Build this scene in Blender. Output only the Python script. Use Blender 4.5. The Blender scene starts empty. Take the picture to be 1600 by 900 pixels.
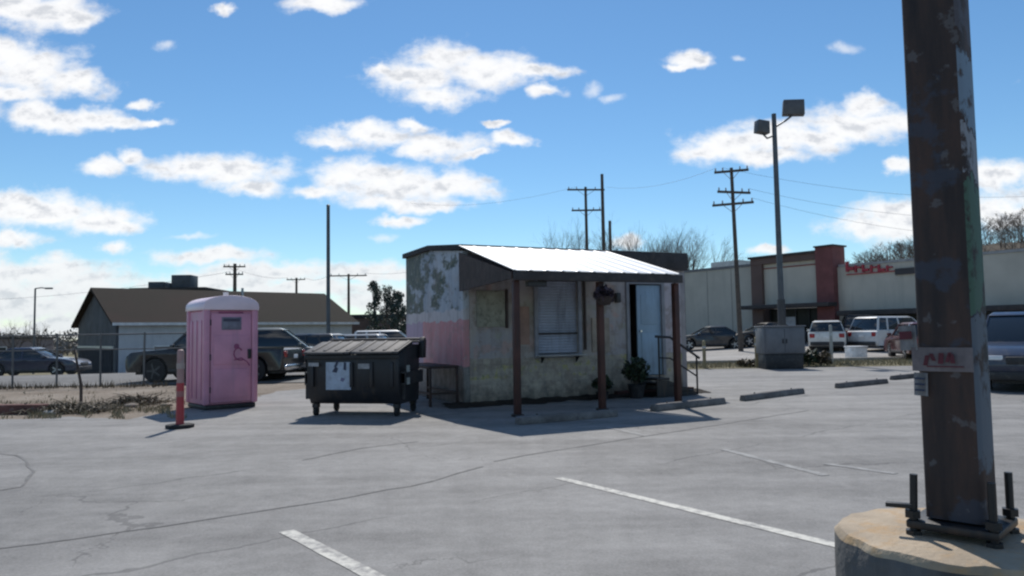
import bpy, bmesh, math, random
from mathutils import Vector, Matrix, noise as mnoise
R = math.radians
sc = bpy.context.scene
C = sc.collection
rng = random.Random(7)

# ------------------------------------------------------------------ camera
F = 1150.0
CAM_H = 1.45
PITCH, ROLL = math.atan(70 / F), -0.016
cam_d = bpy.data.cameras.new('camera')
cam = bpy.data.objects.new('camera', cam_d); C.objects.link(cam)
cam.rotation_mode = 'QUATERNION'
RM = (Matrix.Rotation(math.pi / 2 + PITCH, 3, 'X') @ Matrix.Rotation(ROLL, 3, 'Z'))
cam.rotation_quaternion = RM.to_quaternion()
cam.location = (0, 0, CAM_H)
cam_d.sensor_width = 36.0
cam_d.lens = 36.0 * F / 1600.0
cam_d.clip_start = 0.05
cam_d.clip_end = 6000
sc.camera = cam

def ray(px, py):
    return RM @ Vector(((px - 800) / F, (450 - py) / F, -1.0))
def at(px, py, Y):
    "world point seen at photo pixel (px,py) standing Y metres ahead"
    d = ray(px, py); return Vector((0, 0, CAM_H)) + d * (Y / d.y)
def sst(a, b, x):
    t = max(0.0, min(1.0, (x - a) / (b - a))); return t * t * (3 - 2 * t)
def terr(x, y):
    s = sst(27, 58, y)
    far = sst(110, 260, y) * 2.0
    return s * (-1.35 * sst(-2, -26, x) + 0.75 * sst(6, 20, x)) - 0 * far
def G(px, py):
    "ground point under a photo pixel"
    d = ray(px, py); o = Vector((0, 0, CAM_H)); t = 1.0
    for i in range(4000):
        p = o + d * t
        if p.z <= terr(p.x, p.y): break
        t += 0.03
    return p
def on(px, Y):
    "ground point in the column px at Y metres ahead"
    lo = at(px, 520, Y); x = lo.x
    for k in range(4):
        z = terr(x, Y)
        d1, d2 = at(px, 400, Y), at(px, 700, Y)
        t = (z - d1.z) / (d2.z - d1.z); x = d1.x + (d2.x - d1.x) * t
    return Vector((x, Y, terr(x, Y)))

# ------------------------------------------------------------------ helpers
class MB:
    def __init__(s): s.v = []; s.f = []; s.m = []
    def add(s, vs, fs, mi=0, X=None):
        o = len(s.v)
        s.v += [tuple(X @ Vector(v)) if X is not None else tuple(v) for v in vs]
        s.f += [tuple(i + o for i in f) for f in fs]; s.m += [mi] * len(fs)
        return s
    def box(s, lo, hi, mi=0, X=None):
        x0, y0, z0 = lo; x1, y1, z1 = hi
        return s.add([(x0,y0,z0),(x1,y0,z0),(x1,y1,z0),(x0,y1,z0),(x0,y0,z1),(x1,y0,z1),(x1,y1,z1),(x0,y1,z1)],
            [(0,3,2,1),(4,5,6,7),(0,1,5,4),(1,2,6,5),(2,3,7,6),(3,0,4,7)], mi, X)
    def cbox(s, c, size, mi=0, X=None):
        return s.box([c[i] - size[i] / 2 for i in range(3)], [c[i] + size[i] / 2 for i in range(3)], mi, X)
    def tube(s, p0, p1, r0, r1=None, n=10, mi=0, cap=True):
        r1 = r0 if r1 is None else r1
        p0, p1 = Vector(p0), Vector(p1); d = (p1 - p0)
        if d.length < 1e-6: return s
        q = d.to_track_quat('Z', 'Y').to_matrix()
        vs = []
        for p, r in ((p0, r0), (p1, r1)):
            for k in range(n):
                a = 2 * math.pi * k / n; vs.append(p + q @ Vector((r * math.cos(a), r * math.sin(a), 0)))
        fs = [(k, (k + 1) % n, n + (k + 1) % n, n + k) for k in range(n)]
        if cap: fs += [tuple(reversed(range(n))), tuple(range(n, 2 * n))]
        return s.add(vs, fs, mi)
    def path(s, pts, r, n=6, mi=0):
        pts = [Vector(p) for p in pts]; rings = []; vs = []
        for i, p in enumerate(pts):
            d = (pts[min(i + 1, len(pts) - 1)] - pts[max(i - 1, 0)])
            q = d.to_track_quat('Z', 'Y').to_matrix()
            rr = r[i] if isinstance(r, (list, tuple)) else r
            for k in range(n):
                a = 2 * math.pi * k / n; vs.append(p + q @ Vector((rr * math.cos(a), rr * math.sin(a), 0)))
        fs = []
        for i in range(len(pts) - 1):
            for k in range(n):
                a, b = i * n + k, i * n + (k + 1) % n
                fs.append((a, b, b + n, a + n))
        fs += [tuple(reversed(range(n))), tuple(range(len(vs) - n, len(vs)))]
        return s.add(vs, fs, mi)
    def prism(s, poly, a0, a1, axis='x', mi=0, X=None):
        "poly in the two other axes, extruded from a0 to a1 along axis"
        n = len(poly)
        def mk(a, p):
            return {'x': (a, p[0], p[1]), 'y': (p[0], a, p[1]), 'z': (p[0], p[1], a)}[axis]
        vs = [mk(a0, p) for p in poly] + [mk(a1, p) for p in poly]
        fs = [tuple(range(n)), tuple(reversed(range(n, 2 * n)))] + [(k, n + k, n + (k + 1) % n, (k + 1) % n) for k in range(n)]
        return s.add(vs, fs, mi, X)
    def lathe(s, prof, n=24, mi=0, X=None):
        vs = []
        for r, z in prof:
            for k in range(n):
                a = 2 * math.pi * k / n; vs.append((r * math.cos(a), r * math.sin(a), z))
        fs = []
        for i in range(len(prof) - 1):
            for k in range(n):
                a, b = i * n + k, i * n + (k + 1) % n
                fs.append((a, b, b + n, a + n))
        fs += [tuple(reversed(range(n))), tuple(range(len(vs) - n, len(vs)))]
        return s.add(vs, fs, mi, X)
    def build(s, name, mats, parent=None, bevel=0, seg=2, smooth=None, fix=True):
        me = bpy.data.meshes.new(name)
        me.from_pydata(s.v, [], s.f); me.update()
        if not isinstance(mats, (list, tuple)): mats = [mats]
        for m in mats: me.materials.append(m)
        me.polygons.foreach_set('material_index', s.m)
        if fix or bevel:
            bm = bmesh.new(); bm.from_mesh(me)
            if fix: bmesh.ops.recalc_face_normals(bm, faces=bm.faces)
            if bevel:
                es = [e for e in bm.edges if e.is_manifold and e.calc_face_angle(0) > 0.5]
                bmesh.ops.bevel(bm, geom=es, offset=bevel, segments=seg, affect='EDGES', profile=0.5, clamp_overlap=True)
            bm.to_mesh(me); bm.free()
        if smooth is None and bevel: smooth = 40
        if smooth:
            me.polygons.foreach_set('use_smooth', [True] * len(me.polygons))
            me.set_sharp_from_angle(angle=R(smooth))
        o = bpy.data.objects.new(name, me); C.objects.link(o)
        if parent is not None: o.parent = parent
        return o

def thing(name, label, cat, loc=(0, 0, 0), rz=0, group=None):
    o = bpy.data.objects.new(name, None); C.objects.link(o)
    o.location = loc; o.rotation_euler = (0, 0, rz); o.empty_display_size = .2
    o['label'] = label; o['category'] = cat
    if group: o['group'] = group
    return o
def tag(o, label, cat, group=None, kind=None):
    o['label'] = label; o['category'] = cat
    if group: o['group'] = group
    if kind: o['kind'] = kind
    return o
def setting(o, kind='structure'):
    o['kind'] = kind; return o
def dup(root, loc, rz, label, sx=1.0):
    r = root.copy(); C.objects.link(r); r.location = loc; r.rotation_euler = (0, 0, rz); r['label'] = label
    r.scale = (sx, sx, sx)
    for ch in list(root.children):
        c = ch.copy(); C.objects.link(c); c.parent = r
        for g in list(ch.children):
            d = g.copy(); C.objects.link(d); d.parent = c
    return r

# ------------------------------------------------------------------ materials
def nodes(name):
    m = bpy.data.materials.new(name); m.use_nodes = True
    nt = m.node_tree; b = nt.nodes['Principled BSDF']
    return m, nt, b
def N(nt, t, **kw):
    n = nt.nodes.new(t)
    for k, v in kw.items(): setattr(n, k, v)
    return n
def math_(nt, op, a, b=None, c=None, clamp=False):
    n = N(nt, 'ShaderNodeMath', operation=op, use_clamp=clamp)
    for i, x in enumerate((a, b, c)):
        if x is None: continue
        if isinstance(x, (int, float)): n.inputs[i].default_value = x
        else: nt.links.new(x, n.inputs[i])
    return n.outputs[0]
def ramp(nt, fac, stops, interp='LINEAR'):
    n = N(nt, 'ShaderNodeValToRGB'); cr = n.color_ramp; cr.interpolation = interp
    while len(cr.elements) < len(stops): cr.elements.new(0.5)
    for e, (p, c) in zip(cr.elements, stops):
        e.position = p; e.color = (c[0], c[1], c[2], 1) if not isinstance(c, (int, float)) else (c, c, c, 1)
    nt.links.new(fac, n.inputs[0]); return n.outputs[0]
def mix(nt, fac, a, b, mode='MIX'):
    n = N(nt, 'ShaderNodeMix', data_type='RGBA', blend_type=mode)
    for i, x in ((0, fac), (6, a), (7, b)):
        if isinstance(x, (int, float)): n.inputs[i].default_value = x
        elif isinstance(x, tuple): n.inputs[i].default_value = (x[0], x[1], x[2], 1)
        else: nt.links.new(x, n.inputs[i])
    return n.outputs[2]
def noise(nt, vec, scale, detail=4, rough=.55, dist=0):
    n = N(nt, 'ShaderNodeTexNoise'); n.inputs['Scale'].default_value = scale
    n.inputs['Detail'].default_value = detail; n.inputs['Roughness'].default_value = rough
    n.inputs['Distortion'].default_value = dist
    if vec is not None: nt.links.new(vec, n.inputs['Vector'])
    return n.outputs[0]
def objco(nt): return N(nt, 'ShaderNodeTexCoord').outputs['Object']
def bump(nt, b, h, strength=.3, dist=.02):
    n = N(nt, 'ShaderNodeBump'); n.inputs['Strength'].default_value = strength; n.inputs['Distance'].default_value = dist
    nt.links.new(h, n.inputs['Height']); nt.links.new(n.outputs[0], b.inputs['Normal'])

def mat(name, col, rough=.6, metal=0, var=.2, scale=3, bmp=.15, bscale=30, spec=.5, stain=None, coat=0, streak=False):
    m, nt, b = nodes(name)
    co = objco(nt)
    n1 = noise(nt, co, scale, 5)
    lo = tuple(c * (1 - var) for c in col); hi = tuple(min(1, c * (1 + var)) for c in col)
    c = ramp(nt, n1, [(.3, lo), (.7, hi)])
    if stain:
        v = co
        if streak:
            mp = N(nt, 'ShaderNodeMapping'); mp.inputs['Scale'].default_value = (1, 1, .12); nt.links.new(co, mp.inputs[0]); v = mp.outputs[0]
        n2 = noise(nt, v, scale * 2.7, 6, .65)
        f = ramp(nt, n2, [(.52, 0.0), (.66, 1.0)])
        c = mix(nt, math_(nt, 'MULTIPLY', f, stain[1]), c, stain[0])
    nt.links.new(c, b.inputs['Base Color'])
    b.inputs['Roughness'].default_value = rough; b.inputs['Metallic'].default_value = metal
    b.inputs['Specular IOR Level'].default_value = spec; b.inputs['Coat Weight'].default_value = coat
    if bmp: bump(nt, b, noise(nt, co, bscale, 4), bmp, .01)
    return m
def paint(name, col, rough=.32): return mat(name, col, rough, 0, .06, 1.5, 0, coat=.5, stain=((.16, .14, .12), .25))

m_glass = mat('dark_glass', (.02, .025, .03), .08, 0, .1, 1, 0, spec=.8)
m_darkpane = mat('dark_pane', (.015, .016, .02), .4, 0, .1, 1, 0, spec=.25)
m_rubber = mat('tyre_rubber', (.018, .018, .02), .85)
m_alloy = mat('wheel_alloy', (.42, .43, .45), .35, .8)
m_black = mat('black_plastic', (.025, .025, .028), .55, stain=((.12, .11, .1), .4))
m_blackmetal = mat('black_metal', (.02, .02, .022), .5, .2, stain=((.10, .06, .04), .5), streak=True)
m_chrome = mat('chrome', (.6, .6, .62), .2, 1)
m_lens = mat('lamp_lens', (.75, .76, .78), .1)
m_red = mat('red_lens', (.35, .02, .02), .2)
m_white = mat('white_paint', (.75, .75, .74), .5, stain=((.4, .37, .32), .4))
m_galv = mat('galvanised_metal', (.4, .41, .42), .45, .6)
m_polewood = mat('weathered_pole_wood', (.085, .07, .06), .9, var=.35, scale=6)
m_polemetal = mat('grey_pole_metal', (.09, .1, .115), .5, .3)
m_conc = mat('concrete', (.36, .33, .29), .85, var=.25, scale=3, bmp=.4, bscale=60, stain=((.2, .17, .14), .6))
m_wheelstop = mat('wheel_stop_concrete', (.14, .132, .13), .9, var=.35, scale=4, bmp=.5, bscale=40, stain=((.08, .075, .07), .7))
m_bark = mat('bark', (.075, .06, .052), .9, var=.4, scale=5)
m_darkwood = mat('dark_stained_wood', (.05, .032, .028), .75, var=.35, scale=5, stain=((.12, .1, .09), .4), streak=True)

def asphalt(name, base=.2, seams=True):
    m, nt, b = nodes(name)
    geo = N(nt, 'ShaderNodeNewGeometry'); P = geo.outputs['Position']
    big = noise(nt, P, .22, 5, .6); mid = noise(nt, P, 1.7, 5, .6); fine = noise(nt, P, 55, 3, .7)
    mp = N(nt, 'ShaderNodeMapping'); mp.inputs['Rotation'].default_value = (0, 0, R(-38)); mp.inputs['Scale'].default_value = (.12, 1.1, 1)
    nt.links.new(P, mp.inputs[0]); strk = noise(nt, mp.outputs[0], 1.3, 5, .6)
    def cont(n, lo, hi, amp):
        q = N(nt, 'ShaderNodeMapRange'); q.inputs[1].default_value = lo; q.inputs[2].default_value = hi; q.inputs[3].default_value = -amp; q.inputs[4].default_value = amp
        nt.links.new(n, q.inputs[0]); return q.outputs[0]
    v = math_(nt, 'ADD', 1.0, cont(big, .35, .65, .13))
    for (n_, lo, hi, amp) in ((mid, .3, .7, .13), (strk, .34, .66, .17), (noise(nt, P, 6.5, 4, .65), .3, .7, .12), (fine, .3, .7, .2)):
        v = math_(nt, 'ADD', v, cont(n_, lo, hi, amp))
    v = math_(nt, 'MULTIPLY', v, 1.04)
    col = mix(nt, 1.0, (base * 1.0, base * .97, base * .93), v, 'MULTIPLY')
    # pale grit gathered in patches
    g = ramp(nt, noise(nt, P, .55, 6, .65), [(.56, 0.0), (.72, 1.0)])
    col = mix(nt, math_(nt, 'MULTIPLY', g, .35), col, (base * 1.5, base * 1.45, base * 1.36))
    # oil and tyre stains
    o = ramp(nt, noise(nt, P, .9, 3, .5), [(.66, 0.0), (.76, 1.0)])
    col = mix(nt, math_(nt, 'MULTIPLY', o, .18), col, (base * .45, base * .44, base * .45))
    if seams:
        warp = noise(nt, P, 1.1, 4, .6)
        dot = N(nt, 'ShaderNodeVectorMath', operation='DOT_PRODUCT'); dot.inputs[1].default_value = (-.64, .768, 0); nt.links.new(P, dot.inputs[0])
        q = math_(nt, 'ADD', dot.outputs['Value'], math_(nt, 'MULTIPLY', warp, .5))
        w = math_(nt, 'PINGPONG', math_(nt, 'ADD', q, .35), 1.45)
        br = noise(nt, P, .5, 2)
        l1 = math_(nt, 'LESS_THAN', w, math_(nt, 'MULTIPLY', math_(nt, 'SUBTRACT', br, .40), .11))
        vo = N(nt, 'ShaderNodeTexVoronoi', feature='DISTANCE_TO_EDGE'); vo.inputs['Scale'].default_value = .33
        wv = N(nt, 'ShaderNodeVectorMath', operation='ADD'); nt.links.new(P, wv.inputs[0])
        nz = N(nt, 'ShaderNodeTexNoise'); nz.inputs['Scale'].default_value = 1.3; nz.inputs['Detail'].default_value = 5; nt.links.new(P, nz.inputs['Vector'])
        sc_ = N(nt, 'ShaderNodeVectorMath', operation='SCALE'); sc_.inputs['Scale'].default_value = 1.1; nt.links.new(nz.outputs['Color'], sc_.inputs[0])
        nt.links.new(sc_.outputs[0], wv.inputs[1]); nt.links.new(wv.outputs[0], vo.inputs['Vector'])
        l2 = math_(nt, 'LESS_THAN', vo.outputs['Distance'], math_(nt, 'MULTIPLY', math_(nt, 'SUBTRACT', noise(nt, P, .4, 2), .5), .045))
        cr = math_(nt, 'MAXIMUM', l1, l2)
        col = mix(nt, math_(nt, 'MULTIPLY', cr, .45), col, (.05, .049, .049))
    nt.links.new(col, b.inputs['Base Color'])
    b.inputs['Roughness'].default_value = .82; b.inputs['Specular IOR Level'].default_value = .35
    bump(nt, b, noise(nt, P, 120, 3, .7), .55, .006)
    return m
m_asph = asphalt('aged_asphalt', .212)
m_asph2 = asphalt('far_asphalt', .15, False)

def ground_mat(name, c0, c1, c2, s=.5):
    m, nt, b = nodes(name)
    P = N(nt, 'ShaderNodeNewGeometry').outputs['Position']
    a = noise(nt, P, s, 6, .65); f = noise(nt, P, 9, 5, .7)
    col = ramp(nt, a, [(.32, c0), (.5, c1), (.68, c2)])
    col = mix(nt, .5, col, ramp(nt, f, [(.3, .25), (.7, 1.0)]), 'MULTIPLY')
    col = mix(nt, .35, col, ramp(nt, noise(nt, P, 40, 2), [(.35, c0), (.65, c2)]))
    nt.links.new(col, b.inputs['Base Color']); b.inputs['Roughness'].default_value = .95
    b.inputs['Specular IOR Level'].default_value = .15
    bump(nt, b, f, .8, .05); return m
m_dirt = ground_mat('gravel_dirt', (.13, .10, .07), (.27, .225, .18), (.40, .35, .295))
m_dry = ground_mat('dry_grass_ground', (.12, .11, .05), (.24, .21, .13), (.36, .32, .22))
m_concst = ground_mat('pale_concrete_ground', (.3, .28, .26), (.42, .4, .37), (.5, .48, .45))
m_hill = ground_mat('wooded_hill_ground', (.07, .06, .047), (.10, .085, .066), (.13, .11, .085), .05)

def line_mat():
    m, nt, b = nodes('worn_line_paint')
    P = N(nt, 'ShaderNodeNewGeometry').outputs['Position']
    n1 = noise(nt, P, 14, 6, .7); n2 = noise(nt, P, 1.4, 3)
    f = ramp(nt, math_(nt, 'ADD', math_(nt, 'MULTIPLY', n1, .7), math_(nt, 'MULTIPLY', n2, .5)), [(.50, 0.0), (.66, 1.0)])
    nt.links.new(mix(nt, f, (.25, .242, .23), (.58, .56, .50)), b.inputs['Base Color'])
    b.inputs['Roughness'].default_value = .75; return m
m_line = line_mat()
def faint_mat():
    m, nt, b = nodes('faded_line_paint')
    P = N(nt, 'ShaderNodeNewGeometry').outputs['Position']
    f = ramp(nt, noise(nt, P, 5, 6, .7), [(.45, 0.0), (.65, 1.0)])
    nt.links.new(mix(nt, f, (.2, .197, .193), (.36, .355, .34)), b.inputs['Base Color'])
    b.inputs['Roughness'].default_value = .8; return m
m_faint = faint_mat()

# ------------------------------------------------------------------ sky, sun
SUN_EL, SUN_AZ = R(48.5), R(-1.5)          # azimuth measured from +Y towards +X
SKY_S = 0.085
def world():
    w = bpy.data.worlds.new('World'); sc.world = w; w.use_nodes = True
    nt = w.node_tree; bg = nt.nodes['Background']; bg.inputs['Strength'].default_value = SKY_S
    sky = N(nt, 'ShaderNodeTexSky', sky_type='NISHITA'); sky.sun_disc = False
    sky.sun_elevation = SUN_EL; sky.sun_rotation = SUN_AZ
    sky.air_density = 1.0; sky.dust_density = 0.05; sky.ozone_density = 3.0; sky.altitude = 200
    hs = N(nt, 'ShaderNodeHueSaturation'); hs.inputs['Saturation'].default_value = 1.12; hs.inputs['Value'].default_value = 1.11
    nt.links.new(sky.outputs[0], hs.inputs['Color'])
    skyc = mix(nt, 1.0, hs.outputs[0], (1.03, 1.17, 1.18), 'MULTIPLY')
    gen = N(nt, 'ShaderNodeTexCoord').outputs['Generated']
    sep = N(nt, 'ShaderNodeSeparateXYZ'); nt.links.new(gen, sep.inputs[0])
    ysafe = math_(nt, 'MAXIMUM', sep.outputs[1], .08)
    u = math_(nt, 'DIVIDE', sep.outputs[0], ysafe); v = math_(nt, 'DIVIDE', sep.outputs[2], ysafe)
    uv = N(nt, 'ShaderNodeCombineXYZ'); nt.links.new(u, uv.inputs[0]); nt.links.new(v, uv.inputs[1])
    UV = uv.outputs[0]
    # wispy warp
    nz = N(nt, 'ShaderNodeTexNoise'); nz.inputs['Scale'].default_value = 17; nz.inputs['Detail'].default_value = 5; nz.inputs['Roughness'].default_value = .6
    nt.links.new(UV, nz.inputs['Vector'])
    ws = N(nt, 'ShaderNodeVectorMath', operation='MULTIPLY_ADD'); ws.inputs[1].default_value = (.06, .034, 0); ws.inputs[2].default_value = (-.03, -.017, 0)
    nt.links.new(nz.outputs['Color'], ws.inputs[0])
    wa = N(nt, 'ShaderNodeVectorMath', operation='ADD'); nt.links.new(UV, wa.inputs[0]); nt.links.new(ws.outputs[0], wa.inputs[1])
    W = wa.outputs[0]
    blobs = [(55,14,95,30),(0,5,80,42),(118,28,42,20), (36,106,95,38),(0,84,50,28),(112,130,58,24),(15,146,55,14),
        (110,186,92,20),(185,190,60,10),(55,176,45,20),(222,162,26,8),(242,188,20,6),
        (165,260,42,13),(212,248,30,14),(300,262,82,22),(375,268,76,26),(395,290,50,14),
        (60,330,112,26),(0,318,60,24),(155,344,66,18),(190,356,32,12),(20,375,52,13),(178,390,34,11),
        (40,424,150,22),(0,455,150,38),(120,450,85,26),(60,480,150,26),(330,402,85,14),(250,486,120,20),(620,470,110,22),(60,520,180,24),(420,424,110,16),(560,424,80,16),(640,432,60,10),(330,445,130,18),(470,448,150,14),
        (700,92,52,27),(650,118,68,30),(765,112,82,27),(688,152,58,18),(835,112,58,11),(852,146,28,11),(600,112,24,14),
        (572,212,74,17),(525,222,36,10),(645,198,28,10), (690,226,62,20),(648,236,38,11),(738,238,30,7),
        (560,272,80,24),(625,288,122,28),(702,288,74,22),(495,296,52,11),(640,318,88,13),
        (625,343,38,8),(803,220,34,13),(776,194,20,5),(500,4,62,15),(352,14,20,8),
        (1080,97,32,13),(1060,107,20,7),
        (1135,230,74,27),(1105,238,48,14),(1215,216,88,28),(1190,246,72,14),(1335,192,86,34),(1348,164,34,20),(1400,190,60,20),(1285,214,60,24),
        (1392,328,72,22),(1370,356,74,24),(1430,345,70,36),(1560,330,52,28),(1560,270,60,22),(1408,262,22,12),
        (985,380,22,12),(1198,388,26,8),(1700,300,140,40),(-120,150,120,60),(-120,400,120,50),(1760,120,120,40),(400,-90,200,40),(1150,-110,160,40)]
    faint = [(1320,74,18,9),(957,151,15,7),(928,140,14,12),(1155,90,14,6),(262,72,14,9),(600,368,22,6),(300,368,30,5)]
    def field(bl, vec):
        cur = None
        for (px, py, a, bb) in bl:
            d = ray(px, py)
            s1 = N(nt, 'ShaderNodeVectorMath', operation='SUBTRACT'); s1.inputs[1].default_value = (d.x / d.y, d.z / d.y, 0); nt.links.new(vec, s1.inputs[0])
            s2 = N(nt, 'ShaderNodeVectorMath', operation='MULTIPLY'); s2.inputs[1].default_value = (F / a, F / bb, 0); nt.links.new(s1.outputs[0], s2.inputs[0])
            ln = N(nt, 'ShaderNodeVectorMath', operation='LENGTH'); nt.links.new(s2.outputs[0], ln.inputs[0])
            if cur is None: cur = ln.outputs['Value']
            else:
                n = N(nt, 'ShaderNodeMath', operation='SMOOTH_MIN'); n.inputs[2].default_value = .22
                nt.links.new(cur, n.inputs[0]); nt.links.new(ln.outputs['Value'], n.inputs[1]); cur = n.outputs[0]
        return cur
    L = field(blobs, W)
    mp = N(nt, 'ShaderNodeMapping'); mp.inputs['Scale'].default_value = (1, 1.6, 1); nt.links.new(UV, mp.inputs[0])
    n1 = noise(nt, mp.outputs[0], 19, 8, .6)
    n2 = noise(nt, mp.outputs[0], 9, 5, .55)
    dens = math_(nt, 'SUBTRACT', 1.0, math_(nt, 'ADD', L, math_(nt, 'MULTIPLY', math_(nt, 'SUBTRACT', n1, .5), 2.1)))
    mr = N(nt, 'ShaderNodeMapRange', interpolation_type='SMOOTHSTEP'); mr.inputs[1].default_value = -.40; mr.inputs[2].default_value = .55
    nt.links.new(dens, mr.inputs[0]); mask = mr.outputs[0]
    Lf = field(faint, W)
    fm = N(nt, 'ShaderNodeMapRange', interpolation_type='SMOOTHSTEP'); fm.inputs[1].default_value = 1.5; fm.inputs[2].default_value = .1; fm.inputs[4].default_value = .55
    nt.links.new(Lf, fm.inputs[0])
    # generic broken cloud for the directions behind the camera
    gn = noise(nt, gen, 4.5, 7, .6)
    gm = math_(nt, 'MULTIPLY', ramp(nt, gn, [(.54, 0.0), (.66, .9)]), math_(nt, 'LESS_THAN', sep.outputs[1], .12))
    mask = math_(nt, 'MAXIMUM', math_(nt, 'MULTIPLY', math_(nt, 'MAXIMUM', mask, fm.outputs[0]), math_(nt, 'GREATER_THAN', sep.outputs[1], .1)), gm)
    # thick middles are greyer than the thin sunlit rims
    sh_ = N(nt, 'ShaderNodeVectorMath', operation='ADD'); sh_.inputs[1].default_value = (.002, .016, 0); nt.links.new(mp.outputs[0], sh_.inputs[0])
    n1b = noise(nt, sh_.outputs[0], 19, 8, .6)
    relief = math_(nt, 'MULTIPLY', math_(nt, 'SUBTRACT', n1b, n1), 4.2)
    core = math_(nt, 'ADD', math_(nt, 'ADD', math_(nt, 'MULTIPLY', math_(nt, 'SUBTRACT', .9, L), .35), math_(nt, 'MULTIPLY', math_(nt, 'SUBTRACT', n2, .5), 1.0)), math_(nt, 'ADD', relief, .17), clamp=True)
    K = 1.0 / SKY_S
    cc = ramp(nt, core, [(.0, (1.03, 1.03, 1.03)), (.45, (.97, .97, .98)), (1.0, (.70, .72, .76))])
    # low clouds are hazier
    low = N(nt, 'ShaderNodeMapRange'); low.inputs[1].default_value = .16; low.inputs[2].default_value = .02; low.inputs[3].default_value = 0; low.inputs[4].default_value = .45
    nt.links.new(v, low.inputs[0])
    cc = mix(nt, low.outputs[0], cc, (.60, .68, .74))
    ccs = N(nt, 'ShaderNodeVectorMath', operation='SCALE'); ccs.inputs['Scale'].default_value = K; nt.links.new(cc, ccs.inputs[0])
    fin = mix(nt, math_(nt, 'MULTIPLY', mask, .96), skyc, ccs.outputs[0])
    nt.links.new(fin, bg.inputs['Color'])
world()
sd = bpy.data.lights.new('sun', 'SUN'); so = bpy.data.objects.new('sun', sd); C.objects.link(so)
sd.energy = 4.2; sd.angle = R(.55); sd.color = (1.0, .955, .89)
sdir = Vector((math.sin(SUN_AZ) * math.cos(SUN_EL), math.cos(SUN_AZ) * math.cos(SUN_EL), math.sin(SUN_EL)))
so.rotation_mode = 'QUATERNION'; so.rotation_quaternion = sdir.to_track_quat('Z', 'Y')
so.location = (0, 0, 30)
vs = sc.view_settings
sc.display_settings.display_device = 'sRGB'
vs.view_transform = 'Standard'; vs.look = 'None'; vs.exposure = 0.0; vs.gamma = 1.0; vs.use_curve_mapping = False
sc.cycles.filter_width = 2.3
sc.cycles.max_bounces = 6; sc.cycles.transparent_max_bounces = 24
sc.cycles.use_denoising = True

# ------------------------------------------------------------------ ground sheets
def axis_steps(lim, fine, step):
    a = [0.0]; d = step
    while a[-1] < lim:
        if a[-1] > fine: d *= 1.25
        a.append(a[-1] + d)
    return a
pos = axis_steps(1800, 60, 2.0); xs = sorted({-p for p in pos} | set(pos))
ys = sorted({-p for p in pos if p < 900} | set(pos))
gm = MB()
gm.add([(x, y, terr(x, y) - .012) for y in ys for x in xs],
       [(j * len(xs) + i, j * len(xs) + i + 1, (j + 1) * len(xs) + i + 1, (j + 1) * len(xs) + i) for j in range(len(ys) - 1) for i in range(len(xs) - 1)])
setting(gm.build('ground', m_dry, smooth=60))

def sheet(name, fx0, fx1, y0, y1, m, dz, ny=30, nx=30, wob=0.0):
    b = MB(); vsx = []
    for j in range(ny + 1):
        y = y0 + (y1 - y0) * j / ny
        a, c = fx0(y), fx1(y)
        for i in range(nx + 1):
            x = a + (c - a) * i / nx
            if wob and i in (0, nx): x += wob * (mnoise.noise((y * .9, 3.1 + i, 0)) + .5 * mnoise.noise((y * 3.1, 7.1 + i, 0)))
            yy = y + (wob * mnoise.noise((x * .8, 1.7 + j, 0)) if wob and j in (0, ny) else 0)
            vsx.append((x, yy, terr(x, yy) + dz))
    n = nx + 1
    b.add(vsx, [(j * n + i, j * n + i + 1, (j + 1) * n + i + 1, (j + 1) * n + i) for j in range(ny) for i in range(nx)])
    return setting(b.build(name, m))
# near lot (flat): left limit follows the ragged gravel border
LB = [G(-250, 662), G(0, 656), G(110, 652), G(200, 656), G(285, 640), G(400, 622), G(430, 612)]
def lot_left(y):
    return -60 if y < 0 else None
lot = MB()
pts = [(-60, -30), (60, -30), (60, 27.2), (-3.4, 27.2), (-4.4, 22.0)]
edge = [(p.x, p.y) for p in reversed(LB)]
full = []
for a, c in zip(edge, edge[1:]):
    for k in range(14):
        t = k / 14; x = a[0] + (c[0] - a[0]) * t; y = a[1] + (c[1] - a[1]) * t
        full.append((x + .12 * mnoise.noise((x * 2.3, y * 2.3, 0)), y + .22 * mnoise.noise((x * 1.7, y * 1.7, 5))))
full.append(edge[-1]); full.append((-60, edge[-1][1] - .6))
lot.add([(x, y, .004) for x, y in pts + full], [tuple(range(len(pts + full)))])
setting(lot.build('parking_lot', m_asph))
sheet('gravel_strip', lambda y: -60, lambda y: -4.6 - (y - 12) * .05, 11.0, 23.2, m_dirt, -.004, 24, 60, .25)
sheet('back_lot', lambda y: -70, lambda y: -3.5, 23.0, 46, m_asph2, .02, 30, 60)
sheet('street', lambda y: 5.0, lambda y: 80, 31.5, 47, m_concst, .02, 20, 40)
sheet('store_lot', lambda y: 5.0, lambda y: 80, 47.0, 80, m_asph2, .02, 20, 40)
sheet('grass_verge', lambda y: 5.0, lambda y: 60, 27.3, 31.4, m_dry, .012, 6, 60, .2)
kb = MB()
for i in range(24):
    x0, x1 = 5 + i * 2.3, 5 + i * 2.3 + 2.28; z = terr(x0 + 1, 31.4)
    kb.box((x0, 31.4, z - .1), (x1, 31.6, z + .14))
setting(kb.build('kerb', m_conc, bevel=.015))

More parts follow.
